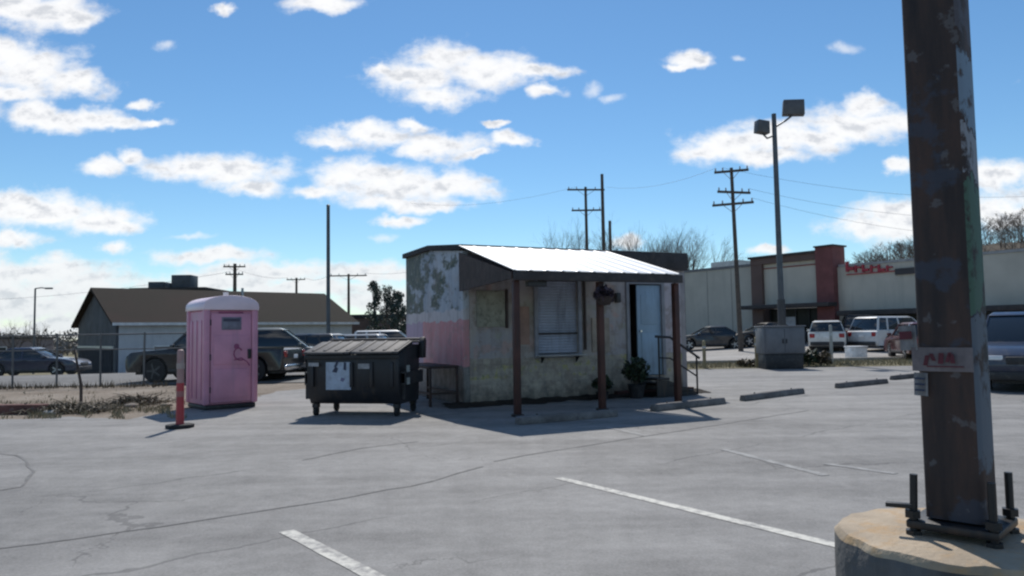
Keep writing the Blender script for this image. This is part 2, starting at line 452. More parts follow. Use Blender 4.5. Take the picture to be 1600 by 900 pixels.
# painted lines
D_ = Vector((.6, -.8, 0)).normalized()
def stripe(p, q, w, m, z=.008):
    b = MB(); p, q = Vector(p), Vector(q); n = 24; t = (q - p).normalized(); s = Vector((-t.y, t.x, 0)); vsx = []
    for i in range(n + 1):
        c = p + (q - p) * i / n
        for sg in (-1, 1):
            ww = w / 2 + .006 * mnoise.noise((i * .7, sg, p.x))
            v = c + s * sg * ww; vsx.append((v.x, v.y, z))
    b.add(vsx, [(2 * i, 2 * i + 1, 2 * i + 3, 2 * i + 2) for i in range(n)])
    return setting(b.build('parking_line', m))
a, c = G(872, 748), G(1312, 855)
stripe((a.x, a.y, 0), (a.x + (c.x - a.x) * 1.75, a.y + (c.y - a.y) * 1.75, 0), .105, m_line)
a, c = G(448, 832), G(578, 900)
stripe((a.x, a.y, 0), (a.x + (c.x - a.x) * 3.2, a.y + (c.y - a.y) * 3.2, 0), .115, m_line)
a, c = G(1130, 703), G(1290, 744)
stripe((a.x, a.y, 0), (c.x, c.y, 0), .10, m_faint)
a, c = G(1290, 726), G(1400, 742)
stripe((a.x, a.y, 0), (c.x, c.y, 0), .10, m_faint)
a, c = G(945, 668), G(1010, 682)
stripe((a.x, a.y, 0), (c.x, c.y, 0), .10, m_faint)

def tar_line(pix, w, name='tar_seal'):
    pts = [G(*p) for p in pix]; b = MB(); vsx = []; P_ = []
    for a_, c_ in zip(pts, pts[1:]):
        for k in range(16):
            v = a_.lerp(c_, k / 16); P_.append(Vector((v.x + .06 * mnoise.noise((v.x * 1.3, v.y * 1.3, 1)), v.y + .06 * mnoise.noise((v.x * 1.3, v.y * 1.3, 9)), 0)))
    for i, v in enumerate(P_):
        t_ = (P_[min(i + 1, len(P_) - 1)] - P_[max(0, i - 1)]).normalized(); n_ = Vector((-t_.y, t_.x, 0))
        ww = w * (.65 + .5 * mnoise.noise((v.x * 2.2, v.y * 2.2, 4)))
        for sg in (-1, 1): q_ = v + n_ * sg * ww; vsx.append((q_.x, q_.y, .0075))
    b.add(vsx, [(2 * i, 2 * i + 1, 2 * i + 3, 2 * i + 2) for i in range(len(P_) - 1)])
    return setting(b.build(name, m_tarline))
m_tarline = mat('old_tar_seal', (.135, .131, .127), .85, var=.35, scale=5, stain=((.2, .195, .185), .95))
tar_line([(-60, 868), (250, 826), (470, 790), (640, 762), (760, 728)], .022)
tar_line([(470, 720), (560, 702), (660, 690)], .018)
tar_line([(770, 722), (960, 690), (1130, 664), (1270, 640)], .02)
tar_line([(-30, 706), (30, 712), (52, 738), (30, 762), (-40, 775)], .022)
# ------------------------------------------------------------------ wheel stops
def wheel_stop(p, q, label):
    p, q = G(*p), G(*q); d = q - p; ln = d.length
    t = thing('wheel_stop', label, 'wheel stop', ((p.x + q.x) / 2, (p.y + q.y) / 2, .004), math.atan2(d.y, d.x), 'concrete wheel stops across the lot')
    b = MB(); h = ln / 2; n = 9
    prof = [(-.085, 0), (.085, 0), (.08, .06), (.055, .125), (-.055, .125), (-.08, .06)]
    k = len(prof); vsx = []
    for i in range(n + 1):
        x = -h + ln * i / n
        sh = .86 if i in (0, n) else 1
        for (y, z) in prof:
            r = mnoise.noise((x * 3 + p.x, y * 9, z * 9)) * .012
            vsx.append((x, y * sh + r, z * (1 if sh == 1 else .93) + (r if z > .01 else 0)))
    fs = [(i * k + j, i * k + (j + 1) % k, (i + 1) * k + (j + 1) % k, (i + 1) * k + j) for i in range(n) for j in range(k)]
    fs += [tuple(range(k)), tuple(range(n * k, n * k + k))]
    b.add(vsx, fs); b.build('block', m_wheelstop, t, bevel=.012)
    for sx in (-.62, .62):
        e = MB(); e.tube((sx * h, 0, .12), (sx * h, 0, .145), .016, n=8); e.build('pin', m_blackmetal, t)
    return t
wheel_stop((808, 664), (962, 651), 'concrete wheel stop lying in the porch shadow before the near posts')
wheel_stop((1020, 643), (1130, 631), 'concrete wheel stop half in shadow just right of the porch')
wheel_stop((1160, 627), (1253, 615), 'worn concrete wheel stop alone in sunlight below the grey cabinet')
wheel_stop((1308, 607), (1384, 599), 'dark weathered wheel stop on sunlit asphalt, second from the rusty pole')
wheel_stop((1394, 594), (1460, 587), 'wheel stop whose far end hides behind the rusty pole')

# ------------------------------------------------------------------ the shed
def mural_side():
    m, nt, b = nodes('mural_side_wall')
    co = objco(nt); sep = N(nt, 'ShaderNodeSeparateXYZ'); nt.links.new(co, sep.inputs[0])
    y, z = sep.outputs[1], sep.outputs[2]
    zz = math_(nt, 'ADD', z, math_(nt, 'MULTIPLY', math_(nt, 'SUBTRACT', noise(nt, co, 3, 4), .5), .25))
    # pink / mauve lower panel
    pink = ramp(nt, noise(nt, co, 1.4, 4), [(.3, (.52, .22, .23)), (.55, (.55, .28, .29)), (.75, (.50, .36, .37))])
    pink = mix(nt, math_(nt, 'GREATER_THAN', y, 2.55), pink, (.42, .32, .41))
    # upper part: pale sky with dark painted trees
    skyp = ramp(nt, noise(nt, co, 1.1, 3), [(.35, (.28, .32, .38)), (.65, (.50, .53, .57))])
    mp = N(nt, 'ShaderNodeMapping'); mp.inputs['Scale'].default_value = (1, .42, .75); nt.links.new(co, mp.inputs[0])
    tr = ramp(nt, math_(nt, 'ADD', noise(nt, mp.outputs[0], 2.6, 6, .7), math_(nt, 'MULTIPLY', math_(nt, 'SUBTRACT', y, 1.6), .045)), [(.47, 0.0), (.54, 1.0)])
    trc = ramp(nt, noise(nt, co, 6, 4), [(.3, (.045, .06, .055)), (.55, (.10, .12, .09)), (.75, (.2, .17, .11))])
    up = mix(nt, tr, skyp, trc)
    # pale strip between
    low = ramp(nt, noise(nt, co, 5, 5), [(.3, (.13, .12, .11)), (.7, (.3, .28, .26))])
    c = mix(nt, math_(nt, 'GREATER_THAN', zz, .78), low, pink)
    c = mix(nt, math_(nt, 'GREATER_THAN', zz, 1.72), c, (.5, .47, .48))
    c = mix(nt, math_(nt, 'GREATER_THAN', zz, 1.95), c, up)
    edge_ = ramp(nt, noise(nt, co, 9, 6, .7), [(.55, 0.0), (.62, 1.0)])
    c = mix(nt, math_(nt, 'MULTIPLY', edge_, .45), c, (.42, .40, .39))
    c = mix(nt, math_(nt, 'MULTIPLY', ramp(nt, noise(nt, co, 2.2, 5, .65), [(.52, 0.0), (.64, 1.0)]), .4), c, (.2, .17, .17))
    dirt = ramp(nt, math_(nt, 'ADD', z, math_(nt, 'MULTIPLY', noise(nt, co, 6, 5), .5)), [(.25, 1.0), (.62, 0.0)])
    c = mix(nt, math_(nt, 'MULTIPLY', dirt, .7), c, (.07, .06, .055))
    # grime streaks
    mp2 = N(nt, 'ShaderNodeMapping'); mp2.inputs['Scale'].default_value = (3, 6, .35); nt.links.new(co, mp2.inputs[0])
    g = ramp(nt, noise(nt, mp2.outputs[0], 2, 5), [(.5, 0.0), (.7, 1.0)])
    c = mix(nt, math_(nt, 'MULTIPLY', g, .35), c, (.16, .15, .14))
    nt.links.new(c, b.inputs['Base Color']); b.inputs['Roughness'].default_value = .75
    bump(nt, b, noise(nt, co, 25, 4), .3, .01); return m
def mural_front():
    m, nt, b = nodes('mural_front_wall')
    co = objco(nt); sep = N(nt, 'ShaderNodeSeparateXYZ'); nt.links.new(co, sep.inputs[0])
    x, z = sep.outputs[0], sep.outputs[2]
    up = ramp(nt, noise(nt, co, .9, 4), [(.32, (.29, .265, .25)), (.45, (.40, .345, .315)), (.56, (.36, .335, .35)), (.7, (.45, .395, .37))])
    # loose colour passages: olive, rust, lilac
    bl = noise(nt, co, 2.3, 3, .5)
    up = mix(nt, math_(nt, 'MULTIPLY', ramp(nt, bl, [(.57, 0.0), (.62, 1.0)]), .5), up, (.5, .3, .25))
    up = mix(nt, math_(nt, 'MULTIPLY', ramp(nt, bl, [(.36, 1.0), (.42, 0.0)]), .5), up, (.3, .3, .22))
    up = mix(nt, math_(nt, 'MULTIPLY', math_(nt, 'GREATER_THAN', x, 4.95), .7), up, (.5, .44, .48))
    # stone blocks painted low down
    br = N(nt, 'ShaderNodeTexBrick'); br.inputs['Scale'].default_value = 1.0
    br.inputs['Color1'].default_value = (.5, .44, .35, 1); br.inputs['Color2'].default_value = (.42, .37, .31, 1); br.inputs['Mortar'].default_value = (.34, .31, .27, 1)
    br.inputs['Mortar Size'].default_value = .018; br.inputs['Brick Width'].default_value = .42; br.inputs['Row Height'].default_value = .2
    mp = N(nt, 'ShaderNodeMapping'); mp.inputs['Rotation'].default_value = (R(90), 0, 0); nt.links.new(co, mp.inputs[0]); nt.links.new(mp.outputs[0], br.inputs['Vector'])
    st = mix(nt, .6, br.outputs['Color'], ramp(nt, noise(nt, co, 5, 6, .65), [(.3, (.17, .145, .125)), (.5, (.37, .31, .25)), (.7, (.55, .46, .34))]))
    fl = noise(nt, co, 5, 4)
    band = math_(nt, 'MULTIPLY', math_(nt, 'GREATER_THAN', z, .5), ramp(nt, fl, [(.55, 0.0), (.6, 1.0)]))
    st = mix(nt, math_(nt, 'MULTIPLY', band, .7), st, ramp(nt, noise(nt, co, 11, 2), [(.4, (.14, .19, .10)), (.55, (.5, .42, .12)), (.7, (.2, .24, .2))]))
    zz = math_(nt, 'ADD', z, math_(nt, 'MULTIPLY', math_(nt, 'SUBTRACT', noise(nt, co, 4, 4), .5), .12))
    c = mix(nt, math_(nt, 'GREATER_THAN', zz, .93), st, up)
    pt = ramp(nt, noise(nt, co, 3.4, 6, .68), [(.5, 0.0), (.58, 1.0)])
    c = mix(nt, math_(nt, 'MULTIPLY', pt, .55), c, (.23, .18, .15))
    pt2 = ramp(nt, noise(nt, co, 8.5, 5, .7), [(.56, 0.0), (.64, 1.0)])
    c = mix(nt, math_(nt, 'MULTIPLY', pt2, .35), c, (.48, .43, .38))
    dirt = ramp(nt, math_(nt, 'ADD', z, math_(nt, 'MULTIPLY', noise(nt, co, 5, 6, .7), .8)), [(.35, 1.0), (.8, 0.0)])
    c = mix(nt, math_(nt, 'MULTIPLY', dirt, .8), c, (.07, .06, .05))
    mp2 = N(nt, 'ShaderNodeMapping'); mp2.inputs['Scale'].default_value = (5, 3, .4); nt.links.new(co, mp2.inputs[0])
    g = ramp(nt, noise(nt, mp2.outputs[0], 2, 5), [(.48, 0.0), (.7, 1.0)])
    c = mix(nt, math_(nt, 'MULTIPLY', g, .35), c, (.2, .18, .17))
    nt.links.new(c, b.inputs['Base Color']); b.inputs['Roughness'].default_value = .8
    bump(nt, b, noise(nt, co, 22, 4), .35, .012); return m
m_fascia = mat('dark_fascia', (.035, .03, .032), .7, var=.3, stain=((.09, .07, .06), .5))
m_roofmetal = mat('pale_roof_metal', (.72, .72, .72), .42, .0, .08, 2, .05, stain=((.5, .46, .42), .35))
m_post = mat('dark_red_post', (.06, .018, .012), .6, var=.35, stain=((.03, .02, .02), .6), streak=True)
m_shutter = mat('blue_grey_shutter', (.36, .39, .48), .55, var=.15, stain=((.12, .12, .14), .5), streak=True)
m_bluedoor = mat('pale_blue_door', (.27, .37, .47), .55, var=.12, stain=((.14, .17, .2), .4), streak=True)
m_board = mat('faded_menu_board', (.3, .29, .23), .7, var=.25, scale=4, stain=((.1, .09, .07), .6))
m_dark_in = mat('dark_interior', (.02, .02, .022), .9)
m_tar = mat('tar_roofing', (.03, .03, .032), .9)

def wall_holes(xs_, zs_, holes, y0, y1):
    b = MB(); X, Z = sorted(set(xs_)), sorted(set(zs_))
    def solid(i, j):
        if i < 0 or j < 0 or i >= len(X) - 1 or j >= len(Z) - 1: return False
        cx, cz = (X[i] + X[i + 1]) / 2, (Z[j] + Z[j + 1]) / 2
        return not any(h[0] < cx < h[1] and h[2] < cz < h[3] for h in holes)
    for i in range(len(X) - 1):
        for j in range(len(Z) - 1):
            if not solid(i, j): continue
            xa, xb, za, zb = X[i], X[i + 1], Z[j], Z[j + 1]
            b.add([(xa, y0, za), (xb, y0, za), (xb, y0, zb), (xa, y0, zb)], [(0, 1, 2, 3)])
            b.add([(xa, y1, za), (xb, y1, za), (xb, y1, zb), (xa, y1, zb)], [(3, 2, 1, 0)])
            if not solid(i - 1, j): b.add([(xa, y0, za), (xa, y1, za), (xa, y1, zb), (xa, y0, zb)], [(3, 2, 1, 0)])
            if not solid(i + 1, j): b.add([(xb, y0, za), (xb, y1, za), (xb, y1, zb), (xb, y0, zb)], [(0, 1, 2, 3)])
            if not solid(i, j - 1): b.add([(xa, y0, za), (xb, y0, za), (xb, y1, za), (xa, y1, za)], [(3, 2, 1, 0)])
            if not solid(i, j + 1): b.add([(xa, y0, zb), (xb, y0, zb), (xb, y1, zb), (xa, y1, zb)], [(0, 1, 2, 3)])
    # weld
    mm = {}; vv = []; idx = []
    for v in b.v:
        k = tuple(round(c, 4) for c in v)
        if k not in mm: mm[k] = len(vv); vv.append(v)
        idx.append(mm[k])
    b.v = vv; b.f = [tuple(idx[i] for i in f) for f in b.f]
    return b

SH_A = R(25.5)
Wc = on(725, 15.0)
shed = thing('mural_shed', 'small mural painted shed with a pale metal porch roof on dark red posts', 'shed', (Wc.x, Wc.y, 0), SH_A)
LX, LY = 5.66, 3.85
HF, HB = 3.15, 3.36
def shed_build():
    side = [(0.0, 0), (LY, 0), (LY, HB), (2.0, HB), (0.0, HF)]
    o = MB().prism(side, 0, .14, 'x').build('wall', mural_side(), shed, bevel=.01); o['label'] = 'side wall painted pink below and with dark trees above'
    holes = [(1.7, 2.7, .98, 2.56), (4.05, 4.95, .42, 2.52)]
    o = wall_holes([.142, 1.7, 2.7, 4.05, 4.95, LX - .142], [0, .42, .98, 2.52, 2.56, HF - .02], holes, .0, .14).build('wall', mural_front(), shed)
    o['label'] = 'porch wall with faded painting over a band of stones'
    side2 = [(0.0, 0), (LY, 0), (LY, HB), (2.0, HB), (0.0, HF)]
    MB().prism(side2, LX - .14, LX, 'x').build('wall', mat('plain_side_wall', (.3, .27, .27), .8), shed, bevel=.01)
    MB().box((.142, LY - .14, 0), (LX - .142, LY, HB)).build('wall', mat('plain_back_wall', (.3, .28, .26), .8), shed)
    # roof slab
    rp = [(-.06, HF + .003), (2.0, HB + .003), (LY + .08, HB + .003), (LY + .08, HB + .12), (2.0, HB + .12), (-.06, HF + .12)]
    MB().prism(rp, -.07, LX + .06, 'x').build('roof', m_tar, shed, bevel=.01)
    MB().box((3.52, -.075, HF - .30), (LX + .05, -.062, HF + .10)).build('roof_fascia', m_fascia, shed, bevel=.008)
    # interior floor so the open doorway has depth
    MB().box((.15, .16, .36), (LX - .15, LY - .15, .42)).build('floor', m_dark_in, shed)
    # porch roof: ribbed sheet
    b = MB(); nx = 110; x0, x1 = -.10, 3.44; ya, za, yb, zb = -.064, HF + .09, -2.62, 2.53
    prof = []
    for i in range(nx + 1):
        ph = (i % 10) / 10
        rz = .008 if ph < .2 else 0.0
        prof.append((x0 + (x1 - x0) * i / nx, rz))
    vsx = []
    for (yy, z0) in ((ya, za), (yb, zb)):
        for (x, rz) in prof: vsx.append((x, yy, z0 + rz))
        for (x, rz) in prof: vsx.append((x, yy, z0 + rz - .012))
    n = nx + 1; fs = []
    for i in range(nx):
        fs.append((i, i + 1, 2 * n + i + 1, 2 * n + i)); fs.append((n + i, 3 * n + i, 3 * n + i + 1, n + i + 1))
        fs.append((2 * n + i, 2 * n + i + 1, 3 * n + i + 1, 3 * n + i)); fs.append((i, n + i, n + i + 1, i + 1))
    fs += [(0, 2 * n, 3 * n, n), (nx, n + nx, 3 * n + nx, 2 * n + nx)]
    b.add(vsx, fs); b.build('porch_roof', m_roofmetal, shed)
    # rafters, beam, fascia
    for k in range(5):
        x = .1 + k * .83
        MB().prism([(-.05, HF - .2), (-2.5, 2.42), (-2.5, 2.51), (-.05, HF - .06)], x, x + .06, 'x').build('rafter', m_darkwood, shed)
    MB().box((-.06, -2.60, 2.36), (3.535, -2.51, 2.51)).build('eave_beam', m_fascia, shed, bevel=.006)
    MB().prism([(-.02, HF - .05), (-2.50, 2.50), (-2.50, 2.39), (-.02, 2.31)], -.085, -.045, 'x').build('gable_panel', m_darkwood, shed)
    MB().prism([(-.02, HF - .05), (-2.50, 2.50), (-2.50, 2.40), (-.02, HF - .2)], 3.44, 3.48, 'x').build('gable_panel', m_darkwood, shed)
    for x in (.02, 1.74, 3.46):
        p = MB().box((x - .055, -2.50, .0), (x + .055, -2.39, 2.36)).build('post', m_post, shed, bevel=.008)
        MB().box((x - .085, -2.53, .004), (x + .085, -2.36, .05)).build('post_shoe', m_blackmetal, p, bevel=.005)
    MB().box((.25, -2.49, 2.26), (.62, -2.36, 2.355)).build('eave_lamp', m_black, shed, bevel=.01)
    # service window with roller shutter
    fr = wall_holes([1.62, 1.7, 2.7, 2.78], [.9, .98, 2.56, 2.64], [(1.7, 2.7, .98, 2.56)], -.05, -.003).build('window', mat('grey_window_frame', (.24, .24, .27), .7, var=.3), shed)
    b = MB(); n = 26; z0, z1 = 1.0, 2.56
    for i in range(n):
        za_ = z0 + (z1 - z0) * i / n; zb_ = z0 + (z1 - z0) * (i + 1) / n
        b.prism([(.055, za_), (.046, (za_ + zb_) / 2), (.055, zb_ - .006), (.075, zb_ - .006), (.075, za_)], 1.702, 2.698, 'x')
    b.build('shutter', m_shutter, fr)
    MB().box((1.703, .004, 1.40), (2.697, .045, 1.44)).build('shutter_bar', m_fascia, fr)
    MB().box((1.6, -.2, .935), (2.8, -.055, .96)).build('counter', mat('pale_counter', (.4, .38, .36), .6), shed, bevel=.006)
    for x in (1.75, 2.6):
        MB().prism([(-.052, .925), (-.17, .925), (-.052, .8)], x, x + .03, 'x').build('counter_bracket', m_blackmetal, shed)
    MB().tube((2.86, -.045, 1.05), (2.86, -.045, 2.9), .03, n=8).build('drain_pipe', m_darkwood, shed)
    # boards on the wall
    MB().box((.30, -.035, 1.58), (.93, -.003, 2.33)).build('menu_board', m_board, shed, bevel=.006)
    MB().box((.955, -.05, 1.55), (1.0, -.003, 2.36)).build('board_edge', m_darkwood, shed)
    MB().box((1.15, -.03, 1.2), (1.5, -.003, 2.0)).build('notice_board', mat('rust_notice', (.3, .18, .14), .7, var=.3), shed)
    MB().box((3.05, -.03, 1.0), (3.5, -.003, 1.75)).build('notice_board', mat('tan_notice', (.33, .27, .22), .7, var=.3), shed)
    # door
    fr = wall_holes([3.97, 4.05, 4.95, 5.03], [.42, 2.52, 2.6], [(4.05, 4.95, .42, 2.52)], -.04, -.003).build('door_frame', mat('grey_frame', (.22, .22, .24), .6), shed)
    d = MB().box((0, -.04, 0), (.66, 0, 2.06)).build('door', m_bluedoor, shed, bevel=.006)
    d.location = (4.29, .06, .44)
    MB().box((.1, -.052, 1.15), (.56, -.041, 1.85)).build('door_panel', m_bluedoor, d, bevel=.008)
    MB().box((.1, -.052, .2), (.56, -.041, .95)).build('door_panel', m_bluedoor, d, bevel=.008)
    MB().tube((.06, -.05, 1.0), (.06, -.11, 1.0), .025, n=10).build('handle', m_chrome, d)
    # ragged bed of dark leaf litter and soil at the wall foot, its colour also deepening the shade
    # steps running down to the right
    for k in range(3):
        MB().box((4.1 + k * .32, -.92, .42 - k * .14 - .05), (4.44 + k * .32, -.06, .42 - k * .14)).build('step', m_blackmetal, shed, bevel=.008)
    for yy in (-.92, -.10):
        MB().prism([(4.1, 0.02), (5.16, .02), (5.16, .08), (4.42, .36), (4.1, .36)], yy, yy + .04, 'y').build('step_stringer', m_blackmetal, shed)
    for yy in (-.90,):
        rl = MB().path([(4.12, yy + .02, 1.32), (4.5, yy + .02, 1.3), (5.3, yy + .02, .82)], .028, 8).build('stair_rail', m_blackmetal, shed, smooth=40)
        for (xx, zt) in ((4.2, 1.31), (4.72, 1.16), (5.22, .86)):
            MB().tube((xx, yy + .02, .02), (xx, yy + .02, zt), .02, n=8).build('baluster', m_blackmetal, rl)
        MB().path([(4.2, yy + .02, .86), (4.5, yy + .02, .84), (5.22, yy + .02, .42)], .018, 6).build('mid_rail', m_blackmetal, rl)
    MB().box((3.6, -.16, .002), (LX + .05, -.005, .12)).build('plinth', mat('red_brown_plinth', (.09, .04, .035), .8), shed)
    # wall lamp by the door
    MB().cbox((3.72, -.06, 2.2), (.12, .11, .22)).build('wall_lamp', m_black, shed, bevel=.02)
shed_build()
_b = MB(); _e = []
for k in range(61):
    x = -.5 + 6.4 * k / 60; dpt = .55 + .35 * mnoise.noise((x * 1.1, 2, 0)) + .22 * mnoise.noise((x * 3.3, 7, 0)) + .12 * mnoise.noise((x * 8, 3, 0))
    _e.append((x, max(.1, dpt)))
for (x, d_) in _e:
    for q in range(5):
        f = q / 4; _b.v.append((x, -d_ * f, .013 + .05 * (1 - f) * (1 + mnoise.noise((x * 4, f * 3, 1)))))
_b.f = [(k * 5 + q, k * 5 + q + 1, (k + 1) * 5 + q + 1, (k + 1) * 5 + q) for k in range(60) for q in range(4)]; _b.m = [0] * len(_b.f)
_o = _b.build('soil_bed', ground_mat('shade_dark_leaf_soil', (.018, .016, .014), (.035, .03, .025), (.07, .06, .05), 1.5)); _o.location = shed.location; _o.rotation_euler = (0, 0, SH_A); setting(_o)  # leaf soil whose near-black colour also puts deeper shade under the porch
MSH = Matrix.Translation(shed.location) @ Matrix.Rotation(SH_A, 4, 'Z')
def sh(x, y, z): return MSH @ Vector((x, y, z))

# leaf clump used by baskets, shrubs and crowns
def leaves(b, center, radius, count, size, rg, flat=1.0, mi=0):
    for i in range(count):
        while True:
            p = Vector((rg.uniform(-1, 1), rg.uniform(-1, 1), rg.uniform(-1, 1)))
            if p.length <= 1: break
        p = Vector((p.x * radius[0], p.y * radius[1], p.z * radius[2])) + Vector(center)
        s = size * rg.uniform(.6, 1.4); q = Matrix.Rotation(rg.uniform(0, 6.28), 3, 'Z') @ Matrix.Rotation(rg.uniform(-1.2, 1.2), 3, 'X') @ Matrix.Rotation(rg.uniform(-.8, .8), 3, 'Y')
        vsx = [p + q @ Vector(v) for v in ((-s * .5, 0, 0), (0, -s * .8, s * .1), (s * .5, 0, 0), (0, s * .8, -s * .1))]
        b.add(vsx, [(0, 1, 2, 3)], mi)
    return b
def leafmat(name, c0, c1):
    m, nt, b = nodes(name)
    oi = N(nt, 'ShaderNodeNewGeometry').outputs['Random Per Island']
    nt.links.new(ramp(nt, oi, [(0, c0), (1, c1)]), b.inputs['Base Color']); b.inputs['Roughness'].default_value = .6
    return m
m_leafdark = leafmat('dark_leaves', (.012, .022, .012), (.05, .075, .035))
m_leafpurple = leafmat('purple_leaves', (.02, .012, .02), (.07, .045, .06))
m_leafever = leafmat('evergreen_leaves', (.03, .045, .04), (.08, .11, .085))
m_straw = leafmat('straw_blades', (.12, .10, .05), (.34, .29, .18))
m_weed = leafmat('dead_weed_blades', (.05, .04, .025), (.16, .125, .075))

p = sh(1.74, -2.60, 2.08)
t = thing('hanging_basket', 'round dark hanging basket on the middle porch post', 'basket', p)
b = MB().lathe([(.02, -.16), (.1, -.15), (.155, -.05), (.165, .0), (.15, .0), (.09, -.02)], 16); b.build('pot', m_darkwood, t, smooth=50)
leaves(MB(), (0, 0, .04), (.2, .2, .17), 260, .06, rng).build('foliage', m_leafpurple, t, fix=False)
b = MB()
for k in range(3):
    a = k * 2.09; b.tube((.15 * math.cos(a), .15 * math.sin(a), 0), (0, 0, .27), .004, n=5)
b.build('chain', m_blackmetal, t)

def pot_plant(loc, r, h, label, lm, n):
    t = thing('potted_shrub', label, 'plant', loc)
    MB().lathe([(r * .62, 0), (r * .7, .02), (r * .95, h * .38), (r, h * .4), (r * .9, h * .4), (r * .85, h * .36)], 18).build('pot', m_black, t, smooth=40)
    b = MB()
    for k in range(7):
        a = k * .9; b.path([(0, 0, h * .3), (r * .5 * math.cos(a), r * .5 * math.sin(a), h * .7), (r * 1.1 * math.cos(a), r * 1.1 * math.sin(a), h)], [.012, .009, .004], 5)
    b.build('stem', m_bark, t)
    leaves(MB(), (0, 0, h * .8), (r * 1.5, r * 1.5, h * .36), n, .07, rng).build('foliage', lm, t, fix=False)
    return t
q = sh(3.72, -.7, .004); pot_plant(q, .2, .75, 'bushy dark green shrub in a black pot left of the door steps', m_leafdark, 420)
q = sh(2.95, -.55, .004); pot_plant(q, .15, .42, 'low dark plant in a pot against the stone wall under the counter', m_leafdark, 220)

# steel table along the side wall
t = thing('steel_table', 'long dark steel frame table along the pink side wall', 'table', sh(0, 0, 0), SH_A)
m_tab = mat('rusty_table_steel', (.035, .022, .02), .6, .3, stain=((.1, .045, .03), .6))
MB().box((-.74, .0, .76), (-.10, 1.9, .81)).build('table_top', m_tab, t, bevel=.008)
for (x, y) in ((-.13, .04), (-.70, .04), (-.13, 1.86), (-.70, 1.86)):
    MB().box((x - .025, y - .025, .004), (x + .025, y + .025, .76)).build('leg', m_tab, t, bevel=.004)
for (a, c) in (((-.70, .04), (-.13, .04)), ((-.13, .04), (-.13, 1.86)), ((-.70, .04), (-.70, 1.86))):
    MB().box((min(a[0], c[0]) - .02 + .02 * (a[0] != c[0]) * 2.3, min(a[1], c[1]) - .02 + .02 * (a[1] != c[1]) * 2.3, .24), (max(a[0], c[0]) + .02 - .02 * (a[0] != c[0]) * 2.3, max(a[1], c[1]) + .02 - .02 * (a[1] != c[1]) * 2.3, .28)).build('stretcher', m_tab, t)

